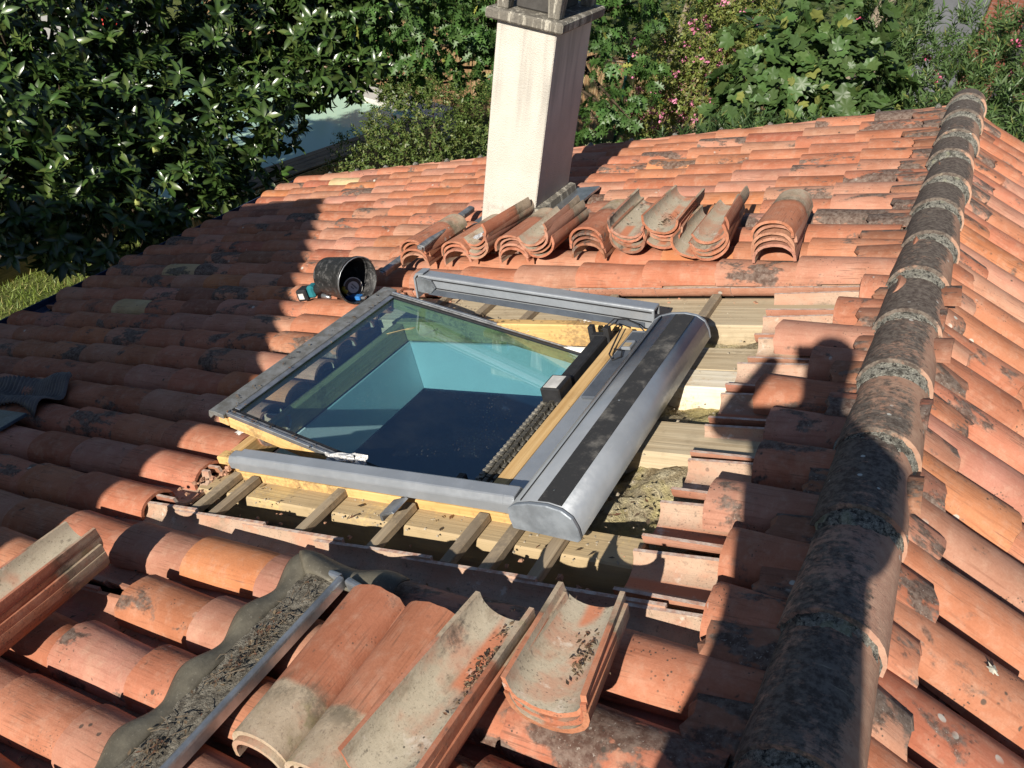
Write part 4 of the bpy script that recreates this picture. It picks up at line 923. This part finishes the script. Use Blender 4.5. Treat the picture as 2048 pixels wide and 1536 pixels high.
# ------------------------------------------------------------------ the photographer, behind the lens, whose shadow falls on the ridge
def person():
    J = dict(pelvis=(-0.085, -6.62, .93), waist=(-0.135, -6.60, 1.08), chest=(-0.165, -6.57, 1.27), neck=(-0.195, -6.54, 1.50), chin=(-0.225, -6.53, 1.59), crown=(-0.235, -6.52, 1.76),
             shl=(-0.335, -6.58, 1.40), ell=(-0.485, -6.42, 1.22), hal=(-0.410, -6.215, 1.43), shr=(0.035, -6.58, 1.39), elr=(0.020, -6.46, 1.14), har=(-0.210, -6.225, 1.40),
             hil=(-0.155, -6.62, .88), knl=(-0.205, -6.55, .47), anl=(-0.255, -6.62, .06), tol=(-0.285, -6.47, -.03), hir=(0.005, -6.62, .88), knr=(0.155, -6.55, .47), anr=(0.205, -6.62, .06), tor=(0.235, -6.47, -.03))
    Rr = dict(pelvis=.155, waist=.175, chest=.20, neck=.062, chin=.082, crown=.085, shl=.075, ell=.05, hal=.032, shr=.075, elr=.05, har=.032, hil=.105, knl=.065, anl=.045, tol=.04, hir=.105, knr=.065, anr=.045, tor=.04)
    Ee = [('pelvis', 'waist'), ('waist', 'chest'), ('chest', 'neck'), ('neck', 'chin'), ('chin', 'crown'), ('chest', 'shl'), ('shl', 'ell'), ('ell', 'hal'), ('chest', 'shr'), ('shr', 'elr'), ('elr', 'har'),
          ('pelvis', 'hil'), ('hil', 'knl'), ('knl', 'anl'), ('anl', 'tol'), ('pelvis', 'hir'), ('hir', 'knr'), ('knr', 'anr'), ('anr', 'tor')]
    ks = list(J); me = bpy.data.meshes.new('person'); me.from_pydata([J[k] for k in ks], [(ks.index(a), ks.index(b)) for a, b in Ee], []); me.update()
    o = put('person', me, simple('work_clothes', (.10, .12, .16), .9), None, None, 'person in dark work clothes standing astride the ridge holding up a phone', 'person')
    sk_ = o.modifiers.new('skin', 'SKIN'); sk_.use_smooth_shade = True
    for i, k in enumerate(ks): me.skin_vertices[0].data[i].radius = (Rr[k], Rr[k] * (.75 if k in ('chest', 'waist', 'pelvis') else 1))
    me.skin_vertices[0].data[0].use_root = True
    o.modifiers.new('sub', 'SUBSURF').levels = 1
    return o
person()
mp = cam.matrix_basis.copy()
put('phone', box(-.130, .020, -.037, .037, .012, .021, .004), M_BLACK, None, mp, 'dark phone held up in front of the photographer', 'phone')
# ------------------------------------------------------------------ garden: leaves
def norm(a): return a / np.maximum(np.linalg.norm(a, axis=1, keepdims=True), 1e-9)
def leaf_cloud(name, parent, P_, D_, N_, ln, wd, tmpl, cols, mat, kind=None, M=None, vt=None):
    tv, tf = tmpl; tv = np.array(tv, float); n = len(P_); k = len(tv)
    X = norm(D_); Z = N_ - X * np.sum(N_ * X, 1, keepdims=True); Z = norm(Z); Y = np.cross(Z, X)
    ln = np.broadcast_to(ln, (n,))[:, None, None]; wd = np.broadcast_to(wd, (n,))[:, None, None]
    V = P_[:, None, :] + (X[:, None, :] * tv[None, :, 0:1] * ln + Y[:, None, :] * tv[None, :, 1:2] * wd + Z[:, None, :] * tv[None, :, 2:3] * ln)
    V = V.reshape(-1, 3)
    lens = np.array([len(f) for f in tf]); flat = np.concatenate([np.array(f) for f in tf])
    idx = (flat[None, :] + (np.arange(n) * k)[:, None]).ravel(); starts = np.concatenate([[0], np.cumsum(np.tile(lens, n))[:-1]])
    me = bpy.data.meshes.new(name); me.vertices.add(len(V)); me.vertices.foreach_set('co', V.ravel())
    me.loops.add(len(idx)); me.loops.foreach_set('vertex_index', idx.astype(np.int32))
    me.polygons.add(len(lens) * n); me.polygons.foreach_set('loop_start', starts.astype(np.int32))
    me.update(calc_edges=True); me.validate()
    at = me.attributes.new('tint', 'FLOAT_COLOR', 'POINT')
    cc = np.repeat(np.concatenate([cols, np.ones((n, 1))], 1), k, axis=0)
    if vt is not None: cc[:, :3] *= np.tile(np.array(vt), n)[:, None] * np.array([1.08, 1.0, .95])
    at.data.foreach_set('color', cc.ravel())
    me.polygons.foreach_set('use_smooth', np.ones(len(me.polygons), bool))
    return put(name, me, mat, parent, M, kind=kind)
MAG = ([(0, 0, 0), (.30, .47, .10), (.32, 0, .03), (.30, -.47, .10), (.68, .42, .06), (.70, 0, -.01), (.68, -.42, .06), (1, 0, -.14)],
       [(0, 2, 1), (0, 3, 2), (1, 2, 5, 4), (2, 3, 6, 5), (4, 5, 7), (5, 6, 7)])
OAKT = ([(0, 0, 0), (.18, .12, .01), (.26, .42, .03), (.36, .14, .01), (.50, .55, .04), (.58, .16, .0), (.74, .46, .02), (.78, .12, -.02), (1, 0, -.06),
         (.78, -.12, -.02), (.74, -.46, .02), (.58, -.16, 0), (.50, -.55, .04), (.36, -.14, .01), (.26, -.42, .03), (.18, -.12, .01), (.5, 0, -.01)],
        [(16, i, i + 1) for i in range(0, 15)] + [(16, 15, 0)])
def _fig():
    V = [(.42, 0, -.03), (0, 0, 0)]
    for a in range(-165, 166, 11):
        r_ = .37 + .16 * max(math.exp(-((a - c_) / 19.0) ** 2) * g_ for c_, g_ in ((0, 1.25), (58, 1), (-58, 1), (118, .7), (-118, .7)))
        V.append((.42 + r_ * math.cos(math.radians(a)), -r_ * math.sin(math.radians(a)) * 1.1, .05 * abs(math.sin(math.radians(a * 1.5))) - .03 * (r_ > .5)))
    n = len(V); return (V, [(0, i, i + 1) for i in range(2, n - 1)] + [(0, n - 1, 1), (0, 1, 2)])
FIG = _fig()
SMALL = ([(0, 0, 0), (.45, .5, .06), (1, 0, -.03), (.45, -.5, .06)], [(0, 2, 1), (0, 3, 2)])
LANCE = ([(0, 0, 0), (.35, .5, .03), (.4, 0, -.01), (.35, -.5, .03), (1, 0, -.10)], [(0, 2, 1), (0, 3, 2), (1, 2, 4), (2, 3, 4)])
FLOW = ([(0, 0, 0), (.5, .5, .2), (1, .1, .1), (.5, -.5, .2), (-.5, .4, .15), (-.6, -.4, .15)], [(0, 3, 2, 1), (0, 1, 4), (0, 4, 5), (0, 5, 3)])
def cols(n, base, var=.25, alt=None, p=.0):
    c = np.array(base)[None] * rng.uniform(1 - var, 1 + var, (n, 1)) * rng.uniform(.93, 1.07, (n, 3))
    if alt is not None: k = rng.random(n) < p; c[k] = np.array(alt) * rng.uniform(.8, 1.15, (k.sum(), 1))
    return np.clip(c, 0, 1)
def in_blobs(n, blobs, shell=.55):
    """points through the volume of several ellipsoids, denser towards their skins; returns points and outward directions"""
    vol = np.array([b[1][0] * b[1][1] * b[1][2] for b in blobs]) ** .67; ch = rng.choice(len(blobs), n, p=vol / vol.sum())
    d = norm(rng.normal(size=(n, 3))); r = shell + (1 - shell) * rng.random(n) ** .6
    C_ = np.array([b[0] for b in blobs])[ch]; R_ = np.array([b[1] for b in blobs])[ch]
    lump = 1 + .12 * np.sin(d[:, 0] * 5 + ch) * np.cos(d[:, 1] * 4 + d[:, 2] * 6)
    return C_ + d * R_ * (r * lump)[:, None], norm(d / R_)
def whorls(pts, out, k, ln, spread, tmpl, wr, colfn, droop=.15, updir=.5):
    n = len(pts); a = rng.uniform(0, 2 * np.pi, n); axis = norm(out * .7 + np.array([0, 0, updir]) + rng.normal(0, .3, (n, 3)))
    t1 = norm(np.cross(axis, rng.normal(size=(n, 3)))); t2 = np.cross(axis, t1)
    Pp, Dd, Nn = [], [], []
    for i in range(k):
        ph = a + 2.4 * i; sp = spread * rng.uniform(.6, 1.25, n)
        d = norm(axis * np.cos(sp)[:, None] + (t1 * np.cos(ph)[:, None] + t2 * np.sin(ph)[:, None]) * np.sin(sp)[:, None] + np.array([0, 0, -droop]))
        Pp.append(pts + axis * (.012 * (k - i))[..., None] if np.ndim(.012 * (k - i)) else pts + axis * (.010 * (k - i))); Dd.append(d); Nn.append(axis + d * -.2 + rng.normal(0, .18, (n, 3)))
    Pp, Dd, Nn = np.concatenate(Pp), np.concatenate(Dd), np.concatenate(Nn); L_ = ln * rng.uniform(.55, 1.2, len(Pp))
    return Pp, Dd, Nn, L_, L_ * wr
def limbs(root, base, tips, r0, mat, name='branch', levels=.35):
    parts = []
    for tp in tips:
        b = Vector(base); t_ = Vector(tp); mid = b.lerp(t_, .5) + Vector((rnd.uniform(-.25, .25), rnd.uniform(-.25, .25), rnd.uniform(.0, .35)))
        ln_ = (t_ - b).length
        parts.append(tube([b, b.lerp(mid, .6), mid, mid.lerp(t_, .55), t_], [r0, r0 * .75, r0 * .5, r0 * .32, r0 * .10], 6))
    V, F = join(parts); return put(name, mesh_of(name, V, F, True), mat, root)
def tree(name, base, label, cat, trunk_h, r, tips, bark, group=None, lean=(0, 0)):
    t_ = thing(name, base, label, cat, group); b = Vector(base); top = b + Vector((lean[0], lean[1], trunk_h))
    put('trunk', tube_mesh([b - Vector((0, 0, .1)), b + Vector((0, 0, .15)), b.lerp(top, .5) + Vector((.05, .04, 0)), top], [r * 1.5, r * 1.1, r, r * .85], 10), bark, t_)
    if len(tips): limbs(t_, top, tips, r * .38, bark)
    return t_
# magnolia hanging over the eave on the left
MB_ = [((-9.2, -.6, -1.0), (1.3, 1.2, 1.2)), ((-9.0, .45, -1.1), (1.2, 1.1, 1.15)), ((-8.7, 1.6, -1.2), (1.2, 1.1, 1.0)), ((-8.1, 2.7, -1.2), (1.0, .9, .75)), ((-7.6, 2.6, -.8), (.7, .6, .6)),
       ((-8.4, -1.4, -2.0), (1.1, 1.0, 1.0)), ((-8.3, -.5, -2.1), (1.1, 1.0, .9)), ((-7.8, .3, -2.2), (.9, .8, .75)), ((-7.7, -1.7, -2.35), (.75, .75, .7)), ((-7.4, -1.2, -2.7), (.8, .7, .7)), ((-7.0, -.35, -2.6), (.6, .5, .6)), ((-7.2, .25, -2.7), (.45, .4, .45)),
       ((-10.2, -1.2, -1.8), (1.4, 1.4, 1.7)), ((-7.3, 2.5, -1.25), (.7, .6, .5)), ((-6.9, 2.9, -.9), (.7, .6, .5)), ((-7.75, 2.0, -1.6), (.6, .5, .4)), ((-7.4, 2.6, -1.55), (.55, .5, .35)), ((-7.0, 3.1, -1.45), (.5, .45, .35)), ((-8.4, 1.7, -1.75), (.7, .6, .5)), ((-7.3, 2.0, -1.9), (.6, .5, .3)), ((-6.85, 2.5, -1.8), (.5, .45, .3)), ((-7.0, .65, -2.1), (.4, .4, .4)), ((-6.9, .5, -2.5), (.35, .35, .4)), ((-6.95, 1.15, -2.2), (.28, .25, .42)), ((-7.4, 1.7, -1.95), (.5, .4, .3)), ((-6.7, 2.0, -1.95), (.4, .35, .25))]
pts, out = in_blobs(3300, MB_, .45)
keep = pts[:, 2] > GZ + .5; pts, out = pts[keep], out[keep]
mag = tree('magnolia_tree', (-9.6, .3, GZ), 'large magnolia with glossy dark leaves and pale seed cones beside the eave', 'tree', 1.5, .15, [p for p in pts[::40]], M_BARK)
q = whorls(pts, out, 9, .185, 1.05, MAG, .37, None)
leaf_cloud('crown', mag, *q[:3], q[3], q[4], MAG, cols(len(q[0]), (.028, .056, .014), .35, (.055, .085, .022), .15), M_LEAF_GLOSS, vt=(2.2, .85, 1.9, .85, .85, 1.6, .85, 1.3))
M_CONE = simple('magnolia_cone', (.38, .42, .13), .7, 0, .3, 60, .3, .9, None, 120)
front = sorted(range(len(pts)), key=lambda i: (Vector(pts[i]) - CAM).length)
cone_v, cone_f = [], []
for j in range(9):
    for k in range(10): cone_v.append((.034 * math.sin(math.pi * (j + .4) / 9.4) ** .7 * math.cos(k * .628) * (1 + .12 * ((j + k) % 2)), .034 * math.sin(math.pi * (j + .4) / 9.4) ** .7 * math.sin(k * .628) * (1 + .12 * ((j + k) % 2)), .12 * j / 8))
for j in range(8):
    for k in range(10): cone_f.append((j * 10 + k, j * 10 + (k + 1) % 10, (j + 1) * 10 + (k + 1) % 10, (j + 1) * 10 + k))
CONE = mesh_of('seed_cone', cone_v, cone_f, True); CONE.materials.append(M_CONE)
for i in front[10:420:17]: put('seed_cone', CONE, None, mag, T(Vector(pts[i]) + Vector(out[i]) * .06) @ RX(rnd.uniform(-.7, .7)) @ RY(rnd.uniform(-.7, .7)))
# oak behind the chimney
OB = [((-6.3, 2.9, -1.2), (.8, .7, .6)), ((-5.8, 3.3, -1.2), (.9, .7, .6)), ((-5.5, 3.4, -1.6), (.6, .6, .55)), ((-6.4, 3.0, -1.75), (.5, .45, .45)), ((-5.0, 3.7, -1.0), (.9, .7, .8)), ((-4.1, 4.1, -1.0), (.7, .6, .7)), ((-3.75, 3.9, -1.6), (.55, .5, .6)), ((-3.7, 3.6, -2.0), (.45, .4, .4)), ((-6.0, 4.2, -.4), (1.5, 1.0, 1.1)), ((-4.5, 4.8, -.3), (1.2, .9, 1.0)), ((-7.0, 3.4, -1.6), (.7, .5, .5)), ((-7.3, 4.2, -1.2), (.9, .6, .7)), ((-6.6, 3.2, -2.0), (.4, .35, .35))]
pts, out = in_blobs(900, OB, .4)
oak = tree('oak_tree', (-5.6, 5.2, GZ), 'oak with deeply lobed drooping leaves behind the chimney', 'tree', 2.6, .14, [p for p in pts[::14]], M_BARK)
q = whorls(pts, out, 8, .175, 1.15, OAKT, .50, None, .95, -.1)
leaf_cloud('crown', oak, *q[:3], q[3], q[4], OAKT, cols(len(q[0]), (.062, .125, .030), .3, (.26, .27, .06), .025), M_LEAF_MID)
# clipped small-leaved shrub in front of the gable
def bush(name, base, label, blobs, n, k, ln, wr, tmpl, base_col, mat, alt=None, p=0, spread=1.1, droop=.1, up=.4, stems=8, bark=None, shell=.6, group=None, cat='shrub', sr=.03):
    pts, out = in_blobs(n, blobs, shell); kk = pts[:, 2] > GZ + .1; pts, out = pts[kk], out[kk]
    t_ = thing(name, base, label, cat, group)
    parts = []
    for i in range(stems):
        e = Vector(pts[rng.integers(len(pts))]); b = Vector(base) + Vector((rnd.uniform(-.2, .2), rnd.uniform(-.2, .2), 0)); mid = b.lerp(e, .5) + Vector((rnd.uniform(-.15, .15), rnd.uniform(-.15, .15), .1))
        parts.append(tube([b, mid, e], [sr, sr * .6, sr * .2], 6))
    V, F = join(parts); put('stems', mesh_of('stems', V, F, True), bark or M_BARK, t_)
    q = whorls(pts, out, k, ln, spread, tmpl, wr, None, droop, up)
    leaf_cloud('foliage', t_, *q[:3], q[3], q[4], tmpl, cols(len(q[0]), base_col, .3, alt, p), mat); return t_, pts, out
bush('round_shrub', (-5.45, 2.45, GZ), 'dense small-leaved green shrub just behind the verge, left of the chimney', [((-5.45, 2.4, -3.1), (1.35, 1.05, 1.45)), ((-6.3, 2.3, -3.4), (.8, .8, 1.0)), ((-4.7, 2.5, -2.6), (.75, .8, .9)), ((-5.7, 2.3, -2.2), (.6, .6, .55))],
     4200, 7, .050, .50, SMALL, (.085, .125, .030), M_LEAF_MID, (.15, .17, .05), .2, shell=.75)
# crape myrtle with pink blossom, bamboo fence behind
cm, cpts, cout = bush('crape_myrtle', (-3.8, 6.2, GZ), 'airy shrub with pink blossom clusters and pale bare stems before the fence', [((-3.7, 5.6, -1.7), (.7, .6, .5)), ((-3.2, 5.8, -1.35), (.75, .7, .55)), ((-3.7, 5.2, -2.4), (.45, .5, .45)), ((-3.0, 6.2, -1.0), (.6, .6, .5)), ((-3.2, 5.4, -2.0), (.6, .5, .4)), ((-2.75, 5.8, -1.7), (.45, .5, .45)), ((-3.3, 6.4, -.7), (.8, .6, .5))],
     3000, 7, .055, .55, SMALL, (.15, .185, .045), M_LEAF, (.22, .21, .06), .2, stems=16, bark=M_BARK_PALE, shell=.35, sr=.028)
def blossoms(root, pts, out, n, size, col, seed):
    i = rng.choice(len(pts), n, replace=False); c0 = pts[i] + out[i] * .06; k = 16
    P_ = np.repeat(c0, k, 0) + rng.normal(0, size * .55, (n * k, 3)); D_ = norm(rng.normal(size=(n * k, 3))); N_ = norm(rng.normal(size=(n * k, 3)) + np.array([0, -.8, .6]))
    leaf_cloud('blossom', root, P_, D_, N_, size * .45, size * .5, FLOW, cols(n * k, col, .2), M_LEAF, 'stuff')
blossoms(cm, cpts, cout, 120, .055, (.66, .24, .38), 1)
# fig with big lobed leaves
bush('fig_tree', (-1.7, 4.3, GZ), 'fig with big lobed leaves behind the top of the gable', [((-1.85, 3.8, -1.3), (.65, .6, .5)), ((-1.45, 4.1, -1.0), (.7, .6, .5)), ((-1.0, 4.1, -1.05), (.6, .55, .45)), ((-1.35, 3.5, -1.5), (.65, .5, .45)), ((-2.05, 3.7, -1.7), (.5, .5, .45)), ((-1.6, 4.9, -.6), (.7, .6, .45)), ((-2.1, 4.3, -.9), (.5, .5, .4)), ((-.8, 3.5, -1.35), (.5, .4, .35))],
     360, 6, .175, .85, FIG, (.060, .105, .030), M_LEAF_FIG, (.20, .22, .06), .03, spread=1.15, droop=.2, stems=14, bark=M_BARK_PALE, shell=.5, cat='tree')
# oleanders
for i, (lab, bl, n) in enumerate((('pink-flowering oleander at the top right, beyond the ridge end', [((-.35, 5.0, -1.2), (.8, .7, .6)), ((-.9, 5.4, -.8), (.6, .6, .5)), ((.1, 5.0, -1.2), (.7, .7, .55)), ((.55, 4.8, -1.2), (.8, .7, .7)), ((.0, 3.9, -1.6), (1.0, .7, .6)), ((.45, 5.3, -.55), (.45, .5, .35)), ((.0, 5.5, -.5), (.35, .4, .3))], 1300),
                               ('tall oleander with pink flowers right of the gable, outside the ridge', [((.75, 5.6, -.75), (.55, .6, .6)), ((1.2, 4.8, -1.2), (.8, .8, .8)), ((1.0, 3.6, -1.6), (.9, .7, .7)), ((.65, 2.8, -1.5), (.6, .5, .5))], 900),
                               ('low dark oleander under the fig at the gable', [((-1.8, 2.8, -1.75), (.6, .45, .45)), ((-1.1, 2.7, -1.6), (.6, .45, .4)), ((-.4, 2.8, -1.5), (.6, .5, .45)), ((-2.3, 3.0, -2.2), (.6, .45, .5)), ((.1, 2.7, -1.4), (.5, .4, .4))], 800))):
    ol, op, oo = bush('oleander', (bl[0][0][0], bl[0][0][1] + .2, GZ), lab, bl, n, 11, .13, .19, LANCE, (.075, .125, .040) if i < 2 else (.050, .088, .030), M_LEAF_MID, (.17, .19, .05), .05, spread=.85, droop=.05, up=.7, stems=16, shell=.4, group='oleanders along the gable')
    if i < 2: blossoms(ol, op, oo, 42 if i == 0 else 34, .045, (.70, .15, .28), 3 + i)
# small pale shrub by the fence foot
bush('variegated_shrub', (-4.6, 6.2, GZ), 'small pale variegated shrub at the fence foot, right of the chimney', [((-4.5, 6.1, -3.9), (.55, .5, .6))], 420, 6, .07, .4, SMALL, (.22, .24, .13), M_LEAF, stems=6)
# background thicket
th = thing('thicket', (-8, 16, GZ), 'dark mass of trees and hedge closing the garden behind the fence', 'thicket'); th['kind'] = 'stuff'
BB = [((x, 15.2 + .8 * math.sin(x), -2.6 + .5 * math.sin(2 * x)), (1.9, 1.4, 2.6)) for x in np.arange(-24, 3, 1.9)] + [((x, 18.5, -.5), (2.4, 1.4, 3.2)) for x in np.arange(-26, 9, 2.4)]
pts, out = in_blobs(6500, BB, .55); q = whorls(pts, out, 7, .20, 1.1, SMALL, .5, None)
leaf_cloud('thicket_foliage', th, *q[:3], q[3], q[4], SMALL, cols(len(q[0]), (.040, .068, .020), .4), M_LEAF, 'stuff')
# a few bare trunks among them
for i, (x, y, z1, r) in enumerate(((-1.6, 8.2, 1.5, .16), (-4.9, 9.6, 2.0, .07), (-4.3, 9.2, 2.0, .05), (-7.6, 9.5, 2, .10))):
    put('bare_trunk', tube_mesh([(x, y, GZ), (x + .1, y, -2.5), (x + .35, y + .1, -.5), (x + .6, y + .2, z1)], [r, r * .9, r * .75, r * .5], 8), M_BARK_PALE, None, None,
        ['stout pale trunk rising behind the fig at the top', 'thin leaning trunk right of the chimney crown', 'slimmer of the leaning stems behind the crape myrtle', 'trunk in the dark behind the oak leaves'][i], 'tree trunk', 'bare trunks behind the shrubs')
# ------------------------------------------------------------------ bamboo fence
def cane_mat():
    N = NT('bamboo_cane'); p = N.pos(); a = N.noise(N.scale(p, (40, 40, 3)), 1.0, 4, .7); at = N.n('ShaderNodeAttribute'); at.attribute_name = 'tint'
    c = N.mix(N.ramp(a, .35, .7, 0, .6), at.outputs['Color'], (.20, .12, .06)); N.bsdf(c, .7, 0, None, .3); return N.m
M_CANE = cane_mat(); M_GREEN = simple('green_post', (.02, .16, .10), .5)
def cane_fence(a, b, label, top=1.75, post_every=2.3):
    a, b = Vector(a), Vector(b); L_ = (b - a).length; d = (b - a).normalized(); n = int(L_ / .026)
    f = thing('bamboo_fence', (a + b) / 2, label, 'fence', 'bamboo screens round the garden'); V, F, Cc = [], [], []; nrm_ = Vector((d.y, -d.x, 0))
    for i in range(n):
        p = a + d * (i * .026 + rnd.uniform(-.003, .003)) + nrm_ * rnd.uniform(-.004, .004); h_ = top + rnd.uniform(-.04, .03); o = len(V); w_ = .0105
        for z in (.02, h_):
            for (s, t_) in ((-1, 0), (0, 1), (1, 0), (0, -1)): V.append(p + d * s * w_ + nrm_ * t_ * w_ + Vector((0, 0, z)))
        for k in range(4): F.append((o + k, o + (k + 1) % 4, o + 4 + (k + 1) % 4, o + 4 + k))
        F.append((o + 4, o + 5, o + 6, o + 7)); c = [(.46, .30, .16), (.36, .22, .12), (.52, .38, .22), (.30, .19, .11)][rnd.randrange(4)]; Cc += [(*c, 1)] * 8
    me = mesh_of('canes', V, F); at = me.attributes.new('tint', 'FLOAT_COLOR', 'POINT'); at.data.foreach_set('color', np.array(Cc).ravel()); put('canes', me, M_CANE, f, kind='stuff')
    for z in (top - .10, .45): put('rail', tube_mesh([a + nrm_ * .03 + Vector((0, 0, z)), b + nrm_ * .03 + Vector((0, 0, z))], .012, 6), M_CANE if False else M_BARK_PALE, f)
    k = int(L_ / post_every)
    for i in range(k + 1):
        p = a + d * (i * L_ / max(1, k)) + nrm_ * .045; put('post', tube_mesh([p, p + Vector((0, 0, top + .05))], .032, 8), M_GREEN, f)
cane_fence((-8.2, 9.3, GZ), (-1.2, 12.2, GZ), 'bamboo screen with green posts behind the crape myrtle')
cane_fence((-15.5, 8.3, GZ), (-8.25, 9.28, GZ), 'bamboo screen along the far side of the pool')
# ------------------------------------------------------------------ pool with timber surround
DZ = -4.22
def water_mat():
    N = NT('pool_water'); p = N.pos(); a = N.noise(p, 2.2, 3, .5, .6)
    N.bsdf((.40, .58, .45), .08, 0, N.bump(a, .08, .03), .2); return N.m
pool = put('pool_water', mesh_of('water', [(-16, 1.6, DZ - .10), (-9.72, 1.6, DZ - .10), (-8.95, 7.4, DZ - .10), (-16, 7.4, DZ - .10)], [(0, 1, 2, 3)]), water_mat(), kind='structure')
M_PLANK = wood_mat('deck_plank', (.20, .15, .10), (.34, .25, .16), 1, .4, (.14, .11, .08)); M_PANEL = wood_mat('timber_panel', (.42, .27, .12), (.58, .40, .20), 2, .25, (.22, .15, .08))
ps = thing('pool_surround', (-9.3, 4.4, GZ), 'timber wall and plank coping round the raised pool', 'pool surround')
a_, b_ = Vector((-9.70, 1.6, 0)), Vector((-8.93, 7.4, 0)); d_ = (b_ - a_).normalized(); rot = d_.to_track_quat('Y', 'Z').to_matrix().to_4x4(); Ln = (b_ - a_).length
for i in range(4): put('coping_plank', box(.0 + i * .125, .118 + i * .125, 0, Ln, DZ - .03, DZ + rnd.uniform(-.002, .002), .004), M_PLANK, ps, T(a_) @ rot)
PAN = box(.515, .535, .0, .128, GZ, DZ - .035, .003, 'panel'); PAN.materials.append(M_PANEL)
for i in range(int(Ln / .134)): put('wall_board', PAN, None, ps, T(a_) @ rot @ T((rnd.uniform(-.003, .003), i * .134, 0)))
for i in range(5): put('wall_post', box(.538, .60, i * 1.4, i * 1.4 + .09, GZ, DZ - .04, .004), M_PANEL, ps, T(a_) @ rot)
ter = put('terrace', box(-19, -8.6, 7.42, 8.2, GZ, DZ - .02, .01), simple('pale_coping', (.52, .50, .45), .8, 0, .1, 6), None, None, kind='structure')
put('terrace', box(-19.0, -16.02, 1.0, 7.41, GZ, DZ - .02, .01), simple('pale_coping2', (.52, .50, .45), .8, 0, .1, 6), None, None, kind='structure')
dk = thing('wood_deck', (-12.8, .3, GZ), 'weathered plank deck glimpsed under the magnolia', 'deck')
PL = box(0, .135, 0, 3.6, GZ, GZ + .28, .004, 'plank'); PL.materials.append(M_PLANK)
for i in range(30): put('plank', PL, None, dk, T((-14.6 + i * .142, -2.2 + .0, rnd.uniform(-.004, .004))))
dk2 = thing('plank_walkway', (-8.6, 3.2, GZ), 'plank walkway between the house wall and the pool surround', 'deck')
PL2 = box(0, .12, 0, 5.5, GZ + .02, GZ + .12, .004, 'plank2'); PL2.materials.append(M_PLANK)
for i in range(9): put('plank', PL2, None, dk2, T((-8.95 + i * .128, 1.2, rnd.uniform(-.004, .004))) @ RZ(-.13))
# toy slide in the far garden
sl = thing('toy_slide', (-14.2, 5.5, GZ), 'red and blue plastic garden slide half hidden by magnolia leaves', 'toy slide')
M_RED = simple('red_plastic', (.60, .05, .03), .4, 0, .1); M_BLUE = simple('blue_plastic2', (.06, .25, .62), .4, 0, .1)
V, F = grid(14, 6, lambda a, b: (-16.3 + 1.5 * a, 6.3 + .5 * (b - .5) - .9 * a, GZ + 2.3 - 2.0 * a ** 1.2 + .35 * (b - .5) ** 2 * 2)); o = put('chute', mesh_of('chute', V, F, True), M_RED, sl); o.modifiers.new('t', 'SOLIDIFY').thickness = .03
for dx in (-.25, .25): put('ladder_rail', tube_mesh([(-16.6, 6.3 + dx, GZ), (-16.3, 6.3 + dx, GZ + 2.7)], .04, 8), M_RED, sl)
put('slide_foot', box(-15.1, -14.6, 4.95, 5.75, GZ, GZ + .34, .05), M_BLUE, sl)
for i in range(4): put('ladder_step', box(-16.62 + i * .07, -16.5 + i * .07, 6.06, 6.54, GZ + .45 + i * .5, GZ + .52 + i * .5, .01), M_BLUE, sl)
# neighbour's grey and brick walls, top right: their shade is put into the colours
def shaded_brick_mat():
    N = NT('brick'); b = N.n('ShaderNodeTexBrick'); p = N.n('ShaderNodeMapping'); p.inputs['Rotation'].default_value = (R(90), 0, 0); N.l(N.pos(), p.inputs[0]); N.l(p.outputs[0], b.inputs[0])
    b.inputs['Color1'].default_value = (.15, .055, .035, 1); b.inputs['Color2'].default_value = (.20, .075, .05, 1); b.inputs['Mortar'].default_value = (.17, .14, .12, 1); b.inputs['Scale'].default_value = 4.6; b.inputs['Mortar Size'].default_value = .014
    N.bsdf(b.outputs[0], .9, 0, N.bump(b.outputs[1], -.4, .01), .1); return N.m
nb = thing('neighbour_house', (.6, 9.2, GZ), 'neighbour house with grey rendered panel and red brick wall, top right', 'house')
put('rendered_wall', box(-.70, .06, 8.9, 9.2, GZ, 2.5, .01), simple('shaded_grey_render', (.12, .125, .135), .9, 0, .2, 3), nb); put('brick_wall', box(.08, .62, 9.0, 9.25, GZ, 2.5, .01), shaded_brick_mat(), nb); put('dark_panel', box(.64, 5, 9.3, 9.4, GZ, 2.5, 0), M_BLACK, nb)  # plain black panel beyond the brick
# ------------------------------------------------------------------ grass
n = 26000; gp_ = np.stack([rng.uniform(-13, -7.6, n), rng.uniform(-3.2, 3.0, n), np.full(n, GZ)], 1)
gd = norm(rng.normal(0, .45, (n, 3)) + np.array([0, 0, 1.0])); gn = norm(rng.normal(size=(n, 3)))
BL = ([(0, .5, 0), (0, -.5, 0), (1, 0, .1)], [(0, 1, 2)])
g_ = leaf_cloud('grass', None, gp_, gd, gn, rng.uniform(.05, .12, n), .012, BL, cols(n, (.20, .26, .06), .35, (.38, .34, .13), .15), M_LEAF, 'stuff')
g_['label'] = 'short sunlit lawn grass below the eave on the left'; g_['category'] = 'grass'
